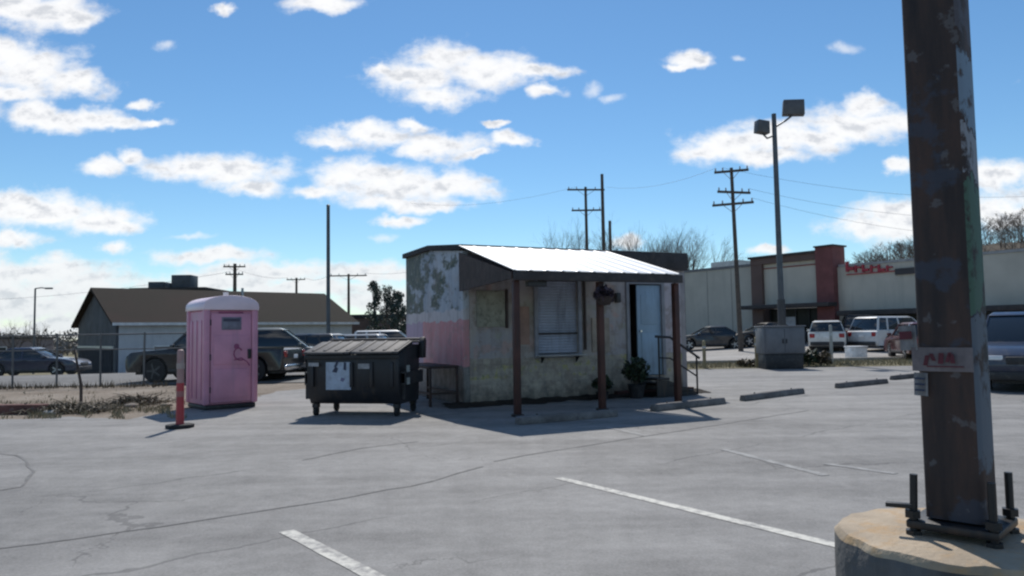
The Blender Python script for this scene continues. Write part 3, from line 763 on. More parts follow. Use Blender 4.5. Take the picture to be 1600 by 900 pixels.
# ------------------------------------------------------------------ portable toilet
m_pink = mat('pink_plastic', (.62, .28, .385), .45, var=.14, scale=2, bmp=.05, stain=((.46, .25, .33), .6), streak=True)
m_pinkroof = mat('pale_pink_roof', (.80, .64, .70), .4, var=.06)  # pale pink plastic, lightened further: a sun highlight put into the colour
m_pinkdark = mat('dark_pink_mark', (.30, .07, .16), .5)
m_greysign = mat('grey_sign_plate', (.17, .17, .22), .5, var=.25, scale=9)
def toilet():
    pc = on(346, 15.5)
    to_cam = math.atan2(-pc.y, -pc.x)
    nrm = to_cam + R(19)                       # direction the door faces
    t = thing('portable_toilet', 'pink portable toilet with an arched roof and a grey plate on its door', 'portable toilet', (pc.x, pc.y, .004), nrm + math.pi / 2)
    w, d, h = .515, .54, 2.0                   # half width, half depth, wall height; door faces -y
    MB().box((-w, -d, .0), (w, d, .09)).build('skid', m_black, t, bevel=.02)
    b = MB().box((-w, -d + .03, .092), (w, d, h))
    b.build('body', m_pink, t, bevel=.03, seg=3)
    for sx in (-1, 1):
        for sy in (-1, 1):
            y = -d + .035 if sy < 0 else d - .03
            MB().cbox((sx * (w - .03), y, 1.06), (.13, .13, 1.93)).build('corner_post', m_pink, t, bevel=.035, seg=3)
    # side ribs
    for sx in (-1, 1):
        for k in range(3):
            y = -.3 + k * .3
            MB().cbox((sx * (w + .006), y, 1.0), (.03, .1, 1.6)).build('side_rib', m_pink, t, bevel=.012)
    fr = MB()
    dr = MB().box((-.41, -d - .012, .14), (.41, -d + .024, 1.93)).build('door', m_pink, t, bevel=.012)
    MB().box((-.36, -d - .028, .22), (.36, -d - .0135, .80)).build('door_panel', m_pink, dr, bevel=.007)
    MB().box((-.36, -d - .028, .9), (.36, -d - .0135, 1.48)).build('door_panel', m_pink, dr, bevel=.007)
    sg = MB().box((-.20, -d - .024, 1.6), (.20, -d - .0135, 1.86)).build('sign_plate', m_greysign, dr, bevel=.004)
    MB().box((-.17, -d - .029, 1.77), (.17, -d - .0255, 1.83)).build('dark_band', mat('sign_dark', (.06, .055, .09), .5), sg)
    MB().box((.33, -d - .05, 1.0), (.40, -d - .0135, 1.2)).build('handle', m_black, dr, bevel=.01)
    for z in (.4, 1.05, 1.75):
        MB().tube((-.42, -d - .01, z - .06), (-.42, -d - .01, z + .06), .018, n=8).build('hinge', m_black, dr)
    # worn swirl mark on the door
    pts = []
    for k in range(26):
        a = k / 25 * 4.6; r = .05 + .05 * k / 25 * 2.2
        pts.append((.16 + r * math.cos(a + .6), -d - .031, 1.14 + r * math.sin(a + .6) * 1.1))
    MB().path(pts, .014, 5).build('logo', m_pinkdark, dr)
    MB().lathe([(.055, 0), (.055, .006)], 16, 0, Matrix.Translation((.10, -d - .030, 1.26)) @ Matrix.Rotation(R(90), 4, 'X')).build('logo', m_pinkdark, dr)
    MB().path([(.05, -d - .031, .98), (.2, -d - .031, 1.02), (.33, -d - .031, .93), (.37, -d - .031, .86)], .012, 5).build('logo', m_pinkdark, dr)
    # arched roof with overhang
    n = 14; arc = []
    for k in range(n + 1):
        a = math.pi * k / n
        arc.append((-(w + .05) * math.cos(a), h + .005 + .06 + .24 * (math.sin(a) ** .8 if math.sin(a) > 0 else 0)))
    poly = [(-(w + .05), h + .003)] + arc + [((w + .05), h + .003)]
    MB().prism(poly, -d - .05, d + .05, 'y').build('roof', m_pinkroof, t, bevel=.012, smooth=35)
    MB().tube((.2, d - .18, h + .2), (.2, d - .18, h + .42), .055, n=14).build('vent_pipe', m_white, t, smooth=40)
    for k in range(5):
        MB().cbox((0, -d - .001 + .02, 1.955 + 0), (.5, .02, .03)).build('vent', m_pinkdark, t, bevel=.004) if k == 0 else None
toilet()

# delineator post
p = on(281, 12.0)
t = thing('delineator_post', 'red and faded orange plastic post on a black rubber base', 'traffic post', (p.x, p.y, .004))
m_orange = mat('red_orange_plastic', (.36, .035, .045), .5, var=.18)
m_band = mat('faded_orange_plastic', (.32, .19, .18), .55, var=.2, stain=((.3, .27, .26), .6))
MB().prism([(.22 * math.cos(k * math.pi / 4 + .39), .22 * math.sin(k * math.pi / 4 + .39)) for k in range(8)], 0, .06, 'z').build('base', m_rubber, t, bevel=.015)
MB().lathe([(.066, .06), (.062, .1), (.058, .72)], 18).build('tube', m_orange, t, smooth=40)
MB().lathe([(.055, .722), (.053, 1.22), (.045, 1.25), (.02, 1.262)], 18).build('tube', m_band, t, smooth=40)
for z in (.5, .95):
    MB().lathe([(.0605, z), (.0605, z + .09)], 18).build('reflective_band', mat('grey_reflective_band', (.30, .12, .12) if z < .7 else (.34, .27, .25), .5), t, smooth=40)

# ------------------------------------------------------------------ dumpster
m_dump = mat('black_dumpster_steel', (.016, .017, .022), .5, .1, var=.35, stain=((.07, .05, .04), .5), streak=True)
m_lid = mat('grey_plastic_lid', (.06, .057, .06), .7, var=.3, stain=((.12, .11, .11), .6))
m_label = mat('pale_blue_label', (.36, .42, .52), .45, var=.2, scale=5, stain=((.2, .22, .3), .5))
m_ink = mat('dark_blue_ink', (.02, .03, .07), .5)
def dumpster():
    a, c = G(484, 651), G(637, 652)
    mid = (a + c) / 2; ang = math.atan2(c.y - a.y, c.x - a.x)
    t = thing('dumpster', 'black steel dumpster with grey lids, on casters', 'dumpster', (mid.x - .09, mid.y, .004), ang - R(2))
    w = .875
    # side profile (y back, z up)
    prof = [(0.10, .22), (1.02, .22), (1.08, 1.26), (.62, 1.26), (-.04, 1.08), (-.04, .48)]
    MB().prism(prof, -w, w, 'x').build('body', m_dump, t, bevel=.012)
    # rim
    MB().prism([(-.08, 1.06), (.62, 1.245), (.62, 1.285), (-.08, 1.105)], -w - .035, -w - .002, 'x').build('rim', m_dump, t, bevel=.006)
    MB().prism([(-.08, 1.06), (.62, 1.245), (.62, 1.285), (-.08, 1.105)], w + .002, w + .035, 'x').build('rim', m_dump, t, bevel=.006)
    MB().box((-w - .035, -.09, 1.03), (w + .035, -.043, 1.10)).build('rim', m_dump, t, bevel=.008)
    for k in range(5):
        x = -.76 + k * .38
        if abs(x + .38) < .05: continue
        MB().box((x - .03, -.085, .53), (x + .03, -.043, .965)).build('stiffener', m_dump, t, bevel=.008)
    # lids
    for s in (-1, 1):
        x0, x1 = (-w - .03, -.012) if s < 0 else (.012, w + .03)
        lid = MB().prism([(-.14, 1.112), (.62, 1.292), (1.06, 1.292), (1.06, 1.325), (.60, 1.33), (-.14, 1.155)], x0, x1, 'x').build('lid', m_lid, t, bevel=.012)
        for k in range(4):
            xx = x0 + .14 + k * .22
            MB().prism([(-.08, 1.165), (.6, 1.328), (1.0, 1.323), (1.0, 1.34), (.6, 1.345), (-.08, 1.185)], xx, xx + .06, 'x').build('lid_rib', m_lid, lid, bevel=.008)
        MB().box((x0 + .1, -.185, 1.115), (x1 - .1, -.141, 1.15)).build('lid_lip', m_lid, lid, bevel=.008)
    # fork pockets
    for s in (-1, 1):
        xa, xb = sorted((s * (w + .003), s * (w + .10)))
        o = wall_holes([xa, xb], [.60, .78], [], .08, .95)
        o = MB()
        o.box((xa, .06, .76), (xb, .98, .79)); o.box((xa, .06, .56), (xb, .98, .59)); xo = xb - .02 if s > 0 else xa
        o.box((xo, .06, .592), (xo + .02, .98, .758))
        o.build('fork_pocket', m_dump, t)
        MB().box((xa, .10, .30), (xb - .03 * (s > 0), .16, .555)).build('stiffener', m_dump, t)
        # back hinge arm
        MB().prism([(.98, 1.0), (1.16, 1.0), (1.2, 1.34), (1.1, 1.4), (1.0, 1.3)], xa, xa + .08 if s < 0 else xb, 'x').build('hinge_arm', m_dump, t, bevel=.01)
    MB().tube((-w - .06, 1.115, 1.36), (w + .06, 1.115, 1.36), .022, n=8).build('hinge_rod', m_dump, t)
    # casters
    for (x, y) in ((-.78, .13), (.78, .13), (-.78, .96), (.78, .96)):
        cst = MB().box((x - .05, y - .06, .15), (x + .05, y + .06, .218))
        cst.box((x - .05, y - .03, .05), (x - .035, y + .03, .15)); cst.box((x + .035, y - .03, .05), (x + .05, y + .03, .15))
        o = cst.build('caster', m_dump, t)
        MB().tube((x - .028, y, .078), (x + .028, y, .078), .076, n=16).build('wheel', m_rubber, o, smooth=40)
    # front label with two dark marks, small worn stickers
    lb = MB().box((-.50, -.0485, .48), (-.02, -.043, .97)).build('label_plate', m_label, t)
    X = lambda a: a - .26
    MB().prism([(X(-.09), .88), (X(-.02), .90), (X(.01), .99), (X(-.03), 1.0), (X(-.06), .93)], -.0525, -.0495, 'y').build('printed_mark', m_ink, lb)
    MB().prism([(X(-.12), .80), (X(-.03), .78), (X(.0), .86), (X(-.05), .9)], -.0525, -.0495, 'y').build('printed_mark', m_ink, lb)
    MB().prism([(X(.10), .84), (X(.15), .82), (X(.155), .96), (X(.11), .97)], -.0525, -.0495, 'y').build('printed_mark', m_ink, lb)
    MB().prism([(X(.04), .64), (X(.10), .62), (X(.13), .68), (X(.06), .7)], -.0525, -.0495, 'y').build('printed_mark', mat('faded_ink', (.14, .14, .24), .5), lb)
    st = mat('worn_sticker', (.3, .3, .32), .5, var=.4, scale=14)
    MB().box((-.82, -.092, .9), (-.62, -.0905, .965)).build('sticker', st, t)
    MB().box((.12, -.0495, .85), (.36, -.0435, .94)).build('sticker', st, t)
    for k, z in enumerate((.62, .84)):
        MB().box((w + .101, .1, z - .06), (w + .104, .26, z + .06)).build('sticker', mat('pale_reflector', (.32, .34, .33), .4, var=.3, scale=12), t)
dumpster()

# ------------------------------------------------------------------ rusty pole on concrete base
def rust_mat(light):
    m, nt, b = nodes('rusty_pole_' + ('right' if light else 'main'))
    co = objco(nt); sep = N(nt, 'ShaderNodeSeparateXYZ'); nt.links.new(co, sep.inputs[0]); z = sep.outputs[2]
    mp = N(nt, 'ShaderNodeMapping'); mp.inputs['Scale'].default_value = (6, 6, .8); nt.links.new(co, mp.inputs[0])
    s1 = noise(nt, mp.outputs[0], 2.2, 6, .65); s2 = noise(nt, co, 16, 6, .7); s3 = noise(nt, co, 4.5, 5, .6)
    c = ramp(nt, s1, [(.3, (.022, .02, .023)), (.48, (.046, .034, .032)), (.70, (.085, .050, .040))])
    c = mix(nt, math_(nt, 'MULTIPLY', ramp(nt, s2, [(.58, 0.0), (.68, 1.0)]), math_(nt, 'MULTIPLY_ADD', z, .12, .1, True)), c, (.10, .055, .04))
    c = mix(nt, math_(nt, 'MULTIPLY', ramp(nt, s3, [(.56, 0.0), (.60, 1.0)]), .7), c, (.05, .06, .085))
    c = mix(nt, math_(nt, 'MULTIPLY', ramp(nt, noise(nt, co, 11, 4, .6), [(.61, 0.0), (.65, 1.0)]), .4), c, (.17, .17, .18))
    zr = math_(nt, 'ADD', z, math_(nt, 'MULTIPLY', math_(nt, 'SUBTRACT', noise(nt, co, 7, 5, .7), .5), .3))
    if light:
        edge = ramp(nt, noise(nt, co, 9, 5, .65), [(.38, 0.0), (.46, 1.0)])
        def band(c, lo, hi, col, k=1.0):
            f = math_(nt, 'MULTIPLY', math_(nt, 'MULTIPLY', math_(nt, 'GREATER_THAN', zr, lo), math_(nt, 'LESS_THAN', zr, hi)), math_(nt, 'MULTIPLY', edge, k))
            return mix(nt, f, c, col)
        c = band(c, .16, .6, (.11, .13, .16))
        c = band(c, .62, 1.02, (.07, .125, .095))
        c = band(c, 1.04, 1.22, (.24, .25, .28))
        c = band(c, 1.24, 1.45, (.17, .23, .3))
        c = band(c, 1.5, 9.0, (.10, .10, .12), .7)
    nt.links.new(c, b.inputs['Base Color']); b.inputs['Roughness'].default_value = .72; b.inputs['Specular IOR Level'].default_value = .3
    bump(nt, b, s2, .5, .006); return m
def big_pole():
    top_z = .80
    Y = 2.34; pc = at(1503, 812, Y); x = pc.x
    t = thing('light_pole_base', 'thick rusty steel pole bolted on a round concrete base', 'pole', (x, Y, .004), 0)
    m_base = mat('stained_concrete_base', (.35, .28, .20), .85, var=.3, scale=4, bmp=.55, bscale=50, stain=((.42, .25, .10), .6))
    n = 48; prof = [(.372, 0), (.37, .3), (.368, .7), (.366, top_z - .025), (.353, top_z - .004), (.29, top_z), (.02, top_z)]
    b = MB()
    vsx = []
    for r, z in prof:
        for k in range(n):
            a = 2 * math.pi * k / n; rr = r + (.004 * mnoise.noise((math.cos(a) * 5, math.sin(a) * 5, z * 6)) if r > .2 else 0)
            if r > .34 and z > .7: rr += .012 * mnoise.noise((math.cos(a) * 9, math.sin(a) * 9, z * 30)) - max(0, .035 * mnoise.noise((math.cos(a) * 4, math.sin(a) * 4, 9)))
            vsx.append((rr * math.cos(a), rr * math.sin(a), z))
    b.add(vsx, [(i * n + k, i * n + (k + 1) % n, (i + 1) * n + (k + 1) % n, (i + 1) * n + k) for i in range(len(prof) - 1) for k in range(n)] + [tuple(range(len(vsx) - n, len(vsx)))])
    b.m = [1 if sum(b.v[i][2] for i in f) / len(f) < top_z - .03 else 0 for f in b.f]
    b.build('concrete_base', [m_base, mat('shaded_side_concrete', (.085, .085, .085), .9, var=.35, scale=5, bmp=.6, bscale=40, stain=((.16, .15, .14), .5), streak=True)], t, smooth=35)  # base side: its shade is painted in as a darker concrete colour
    to_cam = math.atan2(-Y, -x)
    fr = to_cam - R(14)                       # front face normal
    rot = Matrix.Rotation(fr + math.pi / 2, 4, 'Z')   # local -y is the front face
    s = .083
    # pole as a square tube with rounded corners; right face has its own material
    b = MB(); cr = .022; ring = []
    for (cx, cy, a0) in ((s - cr, s - cr, 0), (-s + cr, s - cr, 90), (-s + cr, -s + cr, 180), (s - cr, -s + cr, 270)):
        for k in range(4):
            a = R(a0 + k * 30); ring.append((cx + cr * math.cos(a), cy + cr * math.sin(a)))
    nr = len(ring); zs_ = [0, .02, .5, 1.2, 2.2, 4.2, 7.2]
    vsx = []
    for z in zs_:
        k = 1 - .02 * z / 2
        vsx += [(px_ * k, py_ * k, z) for px_, py_ in ring]
    b.add(vsx, [(i * nr + k, i * nr + (k + 1) % nr, (i + 1) * nr + (k + 1) % nr, (i + 1) * nr + k) for i in range(len(zs_) - 1) for k in range(nr)] + [tuple(range(len(vsx) - nr, len(vsx)))])
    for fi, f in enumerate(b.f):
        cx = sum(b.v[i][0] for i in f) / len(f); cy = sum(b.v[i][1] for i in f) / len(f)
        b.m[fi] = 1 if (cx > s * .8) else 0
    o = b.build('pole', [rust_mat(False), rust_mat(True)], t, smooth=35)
    o.location = (0, 0, top_z + .052); o.rotation_euler = (0, 0, fr + math.pi / 2)
    pl = MB().box((-.125, -.125, top_z + .02), (.125, .125, top_z + .045)).build('base_plate', m_blackmetal, t, bevel=.006)
    pl.rotation_euler = (0, 0, fr + math.pi / 2)
    for (bx, by) in ((-.108, -.108), (.108, -.108), (.108, .108), (-.108, .108)):
        v = rot @ Vector((bx, by, 0))
        tilt = (.006, -.004) if bx < 0 else (.0, .0)
        bo = MB().tube((v.x, v.y, top_z - .01), (v.x + tilt[0], v.y + tilt[1], top_z + .185), .0115, n=10).build('anchor_bolt', m_blackmetal, t, smooth=40)
        MB().lathe([(.024, 0), (.024, .022)], 6, 0, Matrix.Translation((v.x, v.y, top_z + .0515))).build('nut', m_blackmetal, bo)
        MB().lathe([(.024, 0), (.024, .012)], 6, 0, Matrix.Translation((v.x, v.y, top_z + .001))).build('nut', m_blackmetal, bo)
    # loose strap sticking out to the left of the plate
    v = rot @ Vector((-.108, -.108, 0))
    L_ = Vector((-math.sin(to_cam), math.cos(to_cam), 0)); L_ = -L_ if L_.x > 0 else L_
    b = MB(); e = Vector((v.x, v.y, top_z + .085))
    q = math.atan2(L_.y, L_.x)
    b.box((0, -.012, -.007), (.075, .012, .007), 0, Matrix.Translation(e) @ Matrix.Rotation(q, 4, 'Z')); b.build('strap', m_blackmetal, t, bevel=.002)
    # paper signs fixed to the pole (things of their own)
    front = Vector((math.cos(fr), math.sin(fr), 0)); rightv = Vector((-math.sin(fr), math.cos(fr), 0))   # rightv: to the viewer's right
    base = Vector((x, Y, .004 + top_z + .052))
    def z_at(py): return at(1490, py, Y - .08).z
    def plate(name, label, cat, u0, u1, py0, py1, m, off, tilt=0):
        z1, z0 = z_at(py0), z_at(py1)
        o = thing(name, label, cat, Vector((x, Y, 0)) + front * off + Vector((0, 0, (z0 + z1) / 2)), fr + math.pi / 2)
        h = (z1 - z0) / 2
        pb = MB(); n = 8; vsx = []
        for i in range(n + 1):
            uu = u0 + (u1 - u0) * i / n; bend = .004 * math.sin(i * 1.3 + u0 * 20)
            vsx += [(uu, -bend, -h), (uu, -bend, h)]
        vsx += [(a, c_ + .003, d) for a, c_, d in vsx]
        k = 2 * (n + 1)
        fs = []
        for i in range(n):
            fs += [(2 * i, 2 * i + 2, 2 * i + 3, 2 * i + 1), (k + 2 * i, k + 2 * i + 1, k + 2 * i + 3, k + 2 * i + 2), (2 * i, k + 2 * i, k + 2 * i + 2, 2 * i + 2), (2 * i + 1, 2 * i + 3, k + 2 * i + 3, k + 2 * i + 1)]
        fs += [(0, 1, k + 1, k), (2 * n, k + 2 * n, k + 2 * n + 1, 2 * n + 1)]
        pb.add(vsx, fs); pb.build('sheet', m, o)
        o.rotation_euler = (0, tilt, fr + math.pi / 2)
        return o, h
    ppaper = mat('dirty_pinkish_paper', (.165, .14, .145), .7, var=.25, scale=12, stain=((.10, .085, .09), .5))
    gpaper = mat('dirty_grey_paper', (.2, .195, .2), .7, var=.3, scale=12, stain=((.14, .14, .16), .6))
    redink = mat('faded_red_ink', (.09, .014, .024), .7, var=.3, scale=20)
    o, h = plate('paper_sign', 'weathered wide paper sign with faded red lettering on the rusty pole', 'sign', -.095, .075, 543, 581, ppaper, .0905, R(0))
    # faded illegible red strokes
    for (u, w_, z0, z1, sl) in ((-.055, .012, -.5, .35, .2), (-.030, .011, -.1, .5, -.2), (-.012, .014, -.35, .55, .1), (.006, .010, -.2, .6, .25), (.022, .012, -.3, .45, -.1)):
        MB().prism([(u - w_ / 2, z0 * h), (u + w_ / 2, z0 * h), (u + w_ / 2 + sl * h, z1 * h), (u - w_ / 2 + sl * h, z1 * h)], -.0075, -.0055, 'y').build('red_lettering', redink, o)
    MB().box((-.05, -.0075, -.62 * h), (.05, -.0055, -.52 * h)).build('red_lettering', redink, o)
    o, h = plate('paper_sign', 'small torn grey notice under the left end of the wide sign on the rusty pole', 'sign', -.093, -.052, 585, 622, gpaper, .0885, R(2))
    for k in range(3):
        MB().box((-.088, -.0075, (.5 - k * .5) * h - .003), (-.06, -.0055, (.5 - k * .5) * h + .003)).build('dark_lettering', m_ink, o)
    o, h = plate('paper_sign', 'small grey and maroon notice sticking out above the wide sign on the rusty pole', 'sign', -.13, -.078, 505, 545, gpaper, .0865, R(-3))
    MB().box((-.126, -.0078, -.1 * h), (-.09, -.0055, .55 * h)).build('maroon_block', redink, o)
big_pole()

# ------------------------------------------------------------------ vehicles
def offset_poly(poly, d):
    n = len(poly); out = []
    for i in range(n):
        p0, p1, p2 = Vector(poly[i - 1]), Vector(poly[i]), Vector(poly[(i + 1) % n])
        e1, e2 = (p1 - p0), (p2 - p1)
        n1 = Vector((-e1.y, e1.x)); n2 = Vector((-e2.y, e2.x))
        nn = (n1.normalized() if n1.length else n1) + (n2.normalized() if n2.length else n2)
        nn = nn.normalized() if nn.length > 1e-6 else Vector((0, 0))
        out.append(tuple(p1 + nn * d))
    return out
def frustum(b, x0, x1, y, z0, X0, X1, Y, z1, mi=0):
    b.add([(x0, -y, z0), (x1, -y, z0), (x1, y, z0), (x0, y, z0), (X0, -Y, z1), (X1, -Y, z1), (X1, Y, z1), (X0, Y, z1)],
          [(0, 3, 2, 1), (4, 5, 6, 7), (0, 1, 5, 4), (1, 2, 6, 5), (2, 3, 7, 6), (3, 0, 4, 7)], mi); return b
KIND = {
 'sedan':  dict(L=4.7, W=1.82, H=1.46, belt=.93, hood=.93, nose=.74, tail=.92, cab=(-1.75, 1.05), top=(-.95, .12), wr=.33, wb=1.38),
 'suv':    dict(L=4.75, W=1.9, H=1.76, belt=1.08, hood=1.06, nose=.88, tail=1.04, cab=(-2.28, 1.2), top=(-2.0, .35), wr=.37, wb=1.4),
 'wagon':  dict(L=4.6, W=1.8, H=1.58, belt=1.0, hood=.98, nose=.80, tail=.98, cab=(-2.2, 1.1), top=(-1.8, .25), wr=.34, wb=1.36),
 'pickup': dict(L=5.7, W=1.98, H=1.88, belt=1.18, hood=1.16, nose=1.02, tail=1.12, cab=(-.75, 1.35), top=(-.55, .65), wr=.41, wb=1.78),
}
def vehicle(name, label, cat, loc, heading, kind, pm, group=None, rimm=None, sz=1.0):
    k = KIND[kind]; L, W, H, wr, wb = k['L'], k['W'], k['H'], k['wr'], k['wb']
    t = thing(name, label, cat, loc, heading, group); t.scale = (sz, sz, sz)
    h, cx0, cx1 = L / 2, k['cab'][0], k['cab'][1]
    belt, gz = k['belt'], .26 if kind != 'pickup' else .36
    prof = [(-h + .12, gz), (-h + .02, gz + .12), (-h, k['tail'] - .3), (-h + .04, k['tail'] - .04), (-h + .12, k['tail']), (cx0, belt), (cx1, k['hood'] + .01),
            (cx1 + (h - cx1) * .5, (k['hood'] * 1.3 + k['nose'] * .7) / 2), (h - .22, k['nose'] + .04), (h - .05, k['nose'] - .08), (h, k['nose'] - .25), (h - .01, gz + .14), (h - .1, gz)]
    def arch(cx):
        out = []; r = wr + .07
        for i in range(11):
            a = math.pi * i / 10
            out.append((cx + r * math.cos(a), max(gz, wr + r * math.sin(a))))
        return out
    prof = prof + [(wb + wr + .07, gz)] + arch(wb)[1:-1] + [(wb - wr - .07, gz), (-wb + wr + .07, gz)] + arch(-wb)[1:-1] + [(-wb - wr - .07, gz)]
    inn = offset_poly(prof, -.045); inn2 = offset_poly(prof, -.012)
    b = MB(); n = len(prof); vsx = []
    layers = [(-W / 2, inn), (-W / 2 + .025, inn2), (-W / 2 + .10, prof), (W / 2 - .10, prof), (W / 2 - .025, inn2), (W / 2, inn)]
    for y, pr in layers: vsx += [(x, y, z) for x, z in pr]
    fs = [tuple(range(n)), tuple(reversed(range(5 * n, 6 * n)))]
    for j in range(5):
        fs += [(j * n + i, (j + 1) * n + i, (j + 1) * n + (i + 1) % n, j * n + (i + 1) % n) for i in range(n)]
    b.add(vsx, fs); b.build('body', pm, t, smooth=38)
    # dark underside / wheel wells
    MB().box((-h + .25, -W / 2 + .25, gz - .08), (h - .25, W / 2 - .25, gz + .2)).build('underbody', m_black, t)
    yb, yt = W / 2 - .07, W / 2 - .24
    tx0, tx1 = k['top']; zt = H - .07
    if kind == 'pickup':
        b = MB(); 
        for s in (-1, 1):
            ya, yc = sorted((s * (W / 2 - .06), s * (W / 2 - .16)))
            b.box((-h + .06, ya, k['tail'] - .02), (cx0 - .02, yc, k['tail'] + .05))
        b.build('bed_rail', pm, t)
        MB().box((-h + .14, -W / 2 + .2, k['tail'] - .06), (cx0 - .06, W / 2 - .2, k['tail'] + .012)).build('bed_cover', m_black, t)
    g = frustum(MB(), cx0 + .03, cx1 - .02, yb, belt - .03, tx0, tx1, yt, zt).build('windows', m_glass, t, bevel=.02)
    # roof and pillars
    rf = MB(); frustum(rf, tx0 - .06, tx1 + .07, yt + .03, zt - .015, tx0 + .12, tx1 - .15, yt - .1, H)
    rf.build('roof', pm, t, bevel=.025, seg=2)
    for s in (-1, 1):
        def pil(xa, xb, w_):
            b = MB(); y0, y1 = s * (yb + .004), s * (yt + .012)
            vsx = []
            for (x, y, z) in ((xa, y0, belt - .02), (xb, y1, zt + .005)):
                for dx in (-w_, w_):
                    for dy in (-.025, .012): vsx.append((x + dx, y + dy * s, z))
            b.add(vsx, [(0, 1, 3, 2), (4, 6, 7, 5), (0, 2, 6, 4), (1, 5, 7, 3), (0, 4, 5, 1), (2, 3, 7, 6)]); b.build('pillar', pm, t)
        pil(cx1 - .06, tx1 - .02, .045); pil(cx0 + .09, tx0 + .05, .06)
        mid = (tx0 + tx1) / 2 + .15; pil(mid, mid, .045)
        if kind in ('suv', 'wagon'): pil(cx0 + .75, tx0 + .62, .05)
        MB().cbox((cx1 - .28, s * (W / 2 + .07), belt + .07), (.12, .18, .13)).build('mirror', pm, t, bevel=.03)
        for x in (.0, -1.0):
            if kind == 'pickup' and x < 0: continue
            MB().cbox((x - .1, s * (W / 2 + .012), belt - .12), (.2, .025, .035)).build('door_handle', m_black, t, bevel=.008)
        for x in (mid - .02,) + ((cx0 + .75,) if kind != 'pickup' else ()):
            MB().cbox((x, s * (W / 2 + .001), belt - .36), (.012, .004, .6)).build('door_seam', m_black, t)
        MB().cbox((0, s * (W / 2 - .01), gz + .06), (2 * wb - 2 * wr - .3, .05, .1)).build('sill', m_black, t, bevel=.01)
    for s in (-1, 1):
        MB().cbox((h - .07, s * (W / 2 - .28), k['nose'] - .16), (.1, .36, .15)).build('headlight', m_lens, t, bevel=.03)
        MB().cbox((-h + .05, s * (W / 2 - .2), k['tail'] - .2), (.1, .26, .24)).build('taillight', m_red, t, bevel=.025)
    MB().cbox((h - .03, 0, k['nose'] - .2), (.07, W - 1.0, .17)).build('grille', m_black, t, bevel=.02)
    MB().cbox((h - .02, 0, gz + .1), (.1, W - .2, .2)).build('bumper', m_black if kind != 'pickup' else m_chrome, t, bevel=.04)
    MB().cbox((-h + .0, 0, gz + .12), (.1, W - .2, .2)).build('bumper', m_black if kind != 'pickup' else m_chrome, t, bevel=.04)
    MB().cbox((-h - .012, 0, k['tail'] - .28), (.02, .32, .13)).build('number_plate', m_white, t, bevel=.004)
    for x in (-wb, wb):
        for s in (-1, 1):
            y0, y1 = s * (W / 2 - .24), s * (W / 2 - .015)
            w_ = MB().lathe([(wr * .62, -.11), (wr * .95, -.11), (wr, -.07), (wr, .07), (wr * .95, .11), (wr * .62, .11)], 24, 0,
                Matrix.Translation((x, (y0 + y1) / 2, wr)) @ Matrix.Rotation(R(90), 4, 'X')).build('wheel', m_rubber, t, smooth=35)
            rb = MB(); XX = Matrix.Translation((x, y1 + s * .002, wr)) @ Matrix.Rotation(R(90), 4, 'X')
            for q in range(5):
                rb.cbox((wr * .34, 0, 0), (wr * .6, wr * .17, .03), 0, XX @ Matrix.Rotation(q * 2 * math.pi / 5, 4, 'Z'))
            rb.lathe([(wr * .15, -.018), (wr * .15, .012)], 12, 0, XX)
            rb.build('rim', rimm or m_alloy, w_)
    return t

m_rubrim = mat('dark_wheel_rim', (.08, .083, .09), .45, .5)
pt_black = paint('black_paint', (.012, .013, .016))
pt_navy = paint('navy_paint', (.02, .028, .06))
pt_teal = paint('dark_green_paint', (.055, .075, .078))
pt_white = paint('white_car_paint', (.62, .63, .64))
pt_white2 = paint('warm_white_paint', (.66, .65, .62))
pt_maroon = paint('maroon_paint', (.10, .025, .03))
pt_blue = paint('deep_blue_paint', (.010, .022, .055))
pt_charcoal = paint('charcoal_paint', (.03, .032, .036))
pt_silver = paint('silver_paint', (.36, .37, .39))
pt_grey = paint('grey_paint', (.14, .145, .155))

p = on(55, 37.5); vehicle('parked_car', 'navy blue sedan parked behind the chain link fence', 'car', p, R(8), 'sedan', pt_navy)
p = on(340, 24.8); vehicle('pickup_truck', 'black pickup truck half hidden behind the pink toilet', 'pickup truck', p, R(180 - 6), 'pickup', pt_black, None, m_rubrim, .95)
p = on(430, 26.6); vehicle('parked_car', 'dark green boxy car between the pink toilet and the dumpster', 'car', p, R(12), 'suv', pt_teal)
p = on(468, 33.0); vehicle('parked_car', 'black car whose dark roof shows left of the dumpster lid', 'car', p, R(170), 'wagon', pt_black)
p = on(545, 38.0); vehicle('parked_car', 'silver car behind the left half of the dumpster', 'car', p, R(172), 'wagon', pt_silver)
p = on(615, 41.0); vehicle('parked_car', 'white tall car between the dumpster and the pink shed wall', 'car', p, R(5), 'suv', pt_white)
p = on(1108, 46); vehicle('parked_car', 'dark low sedan in front of the grey store wall beside the shed', 'car', p, R(178), 'sedan', pt_charcoal)
p = on(1196, 46); vehicle('parked_car', 'black car mostly hidden behind the grey cabinet', 'car', p, R(185), 'sedan', pt_black)
p = on(1294, 40); vehicle('parked_car', 'white car seen from behind, right of the grey cabinet', 'car', p, R(66), 'wagon', pt_white2)
p = on(1342, 44); vehicle('parked_car', 'black tall car between the two white cars', 'car', p, R(70), 'suv', pt_black)
p = on(1400, 38.5); vehicle('parked_car', 'white tall car next to the rusty pole, seen from its rear corner', 'car', p, R(22), 'suv', pt_white)
p = on(1436, 32.2); vehicle('parked_car', 'maroon car partly hidden behind the rusty pole', 'car', p, R(75), 'wagon', pt_maroon)
p = on(1607, 17.6); vehicle('parked_car', 'dark blue tall car cut off by the right edge, just right of the rusty pole', 'car', p, R(237), 'suv', pt_blue)
p = on(700, 47); vehicle('parked_car', 'grey car far back behind the pink shed wall', 'car', p, R(2), 'sedan', pt_grey) if False else None

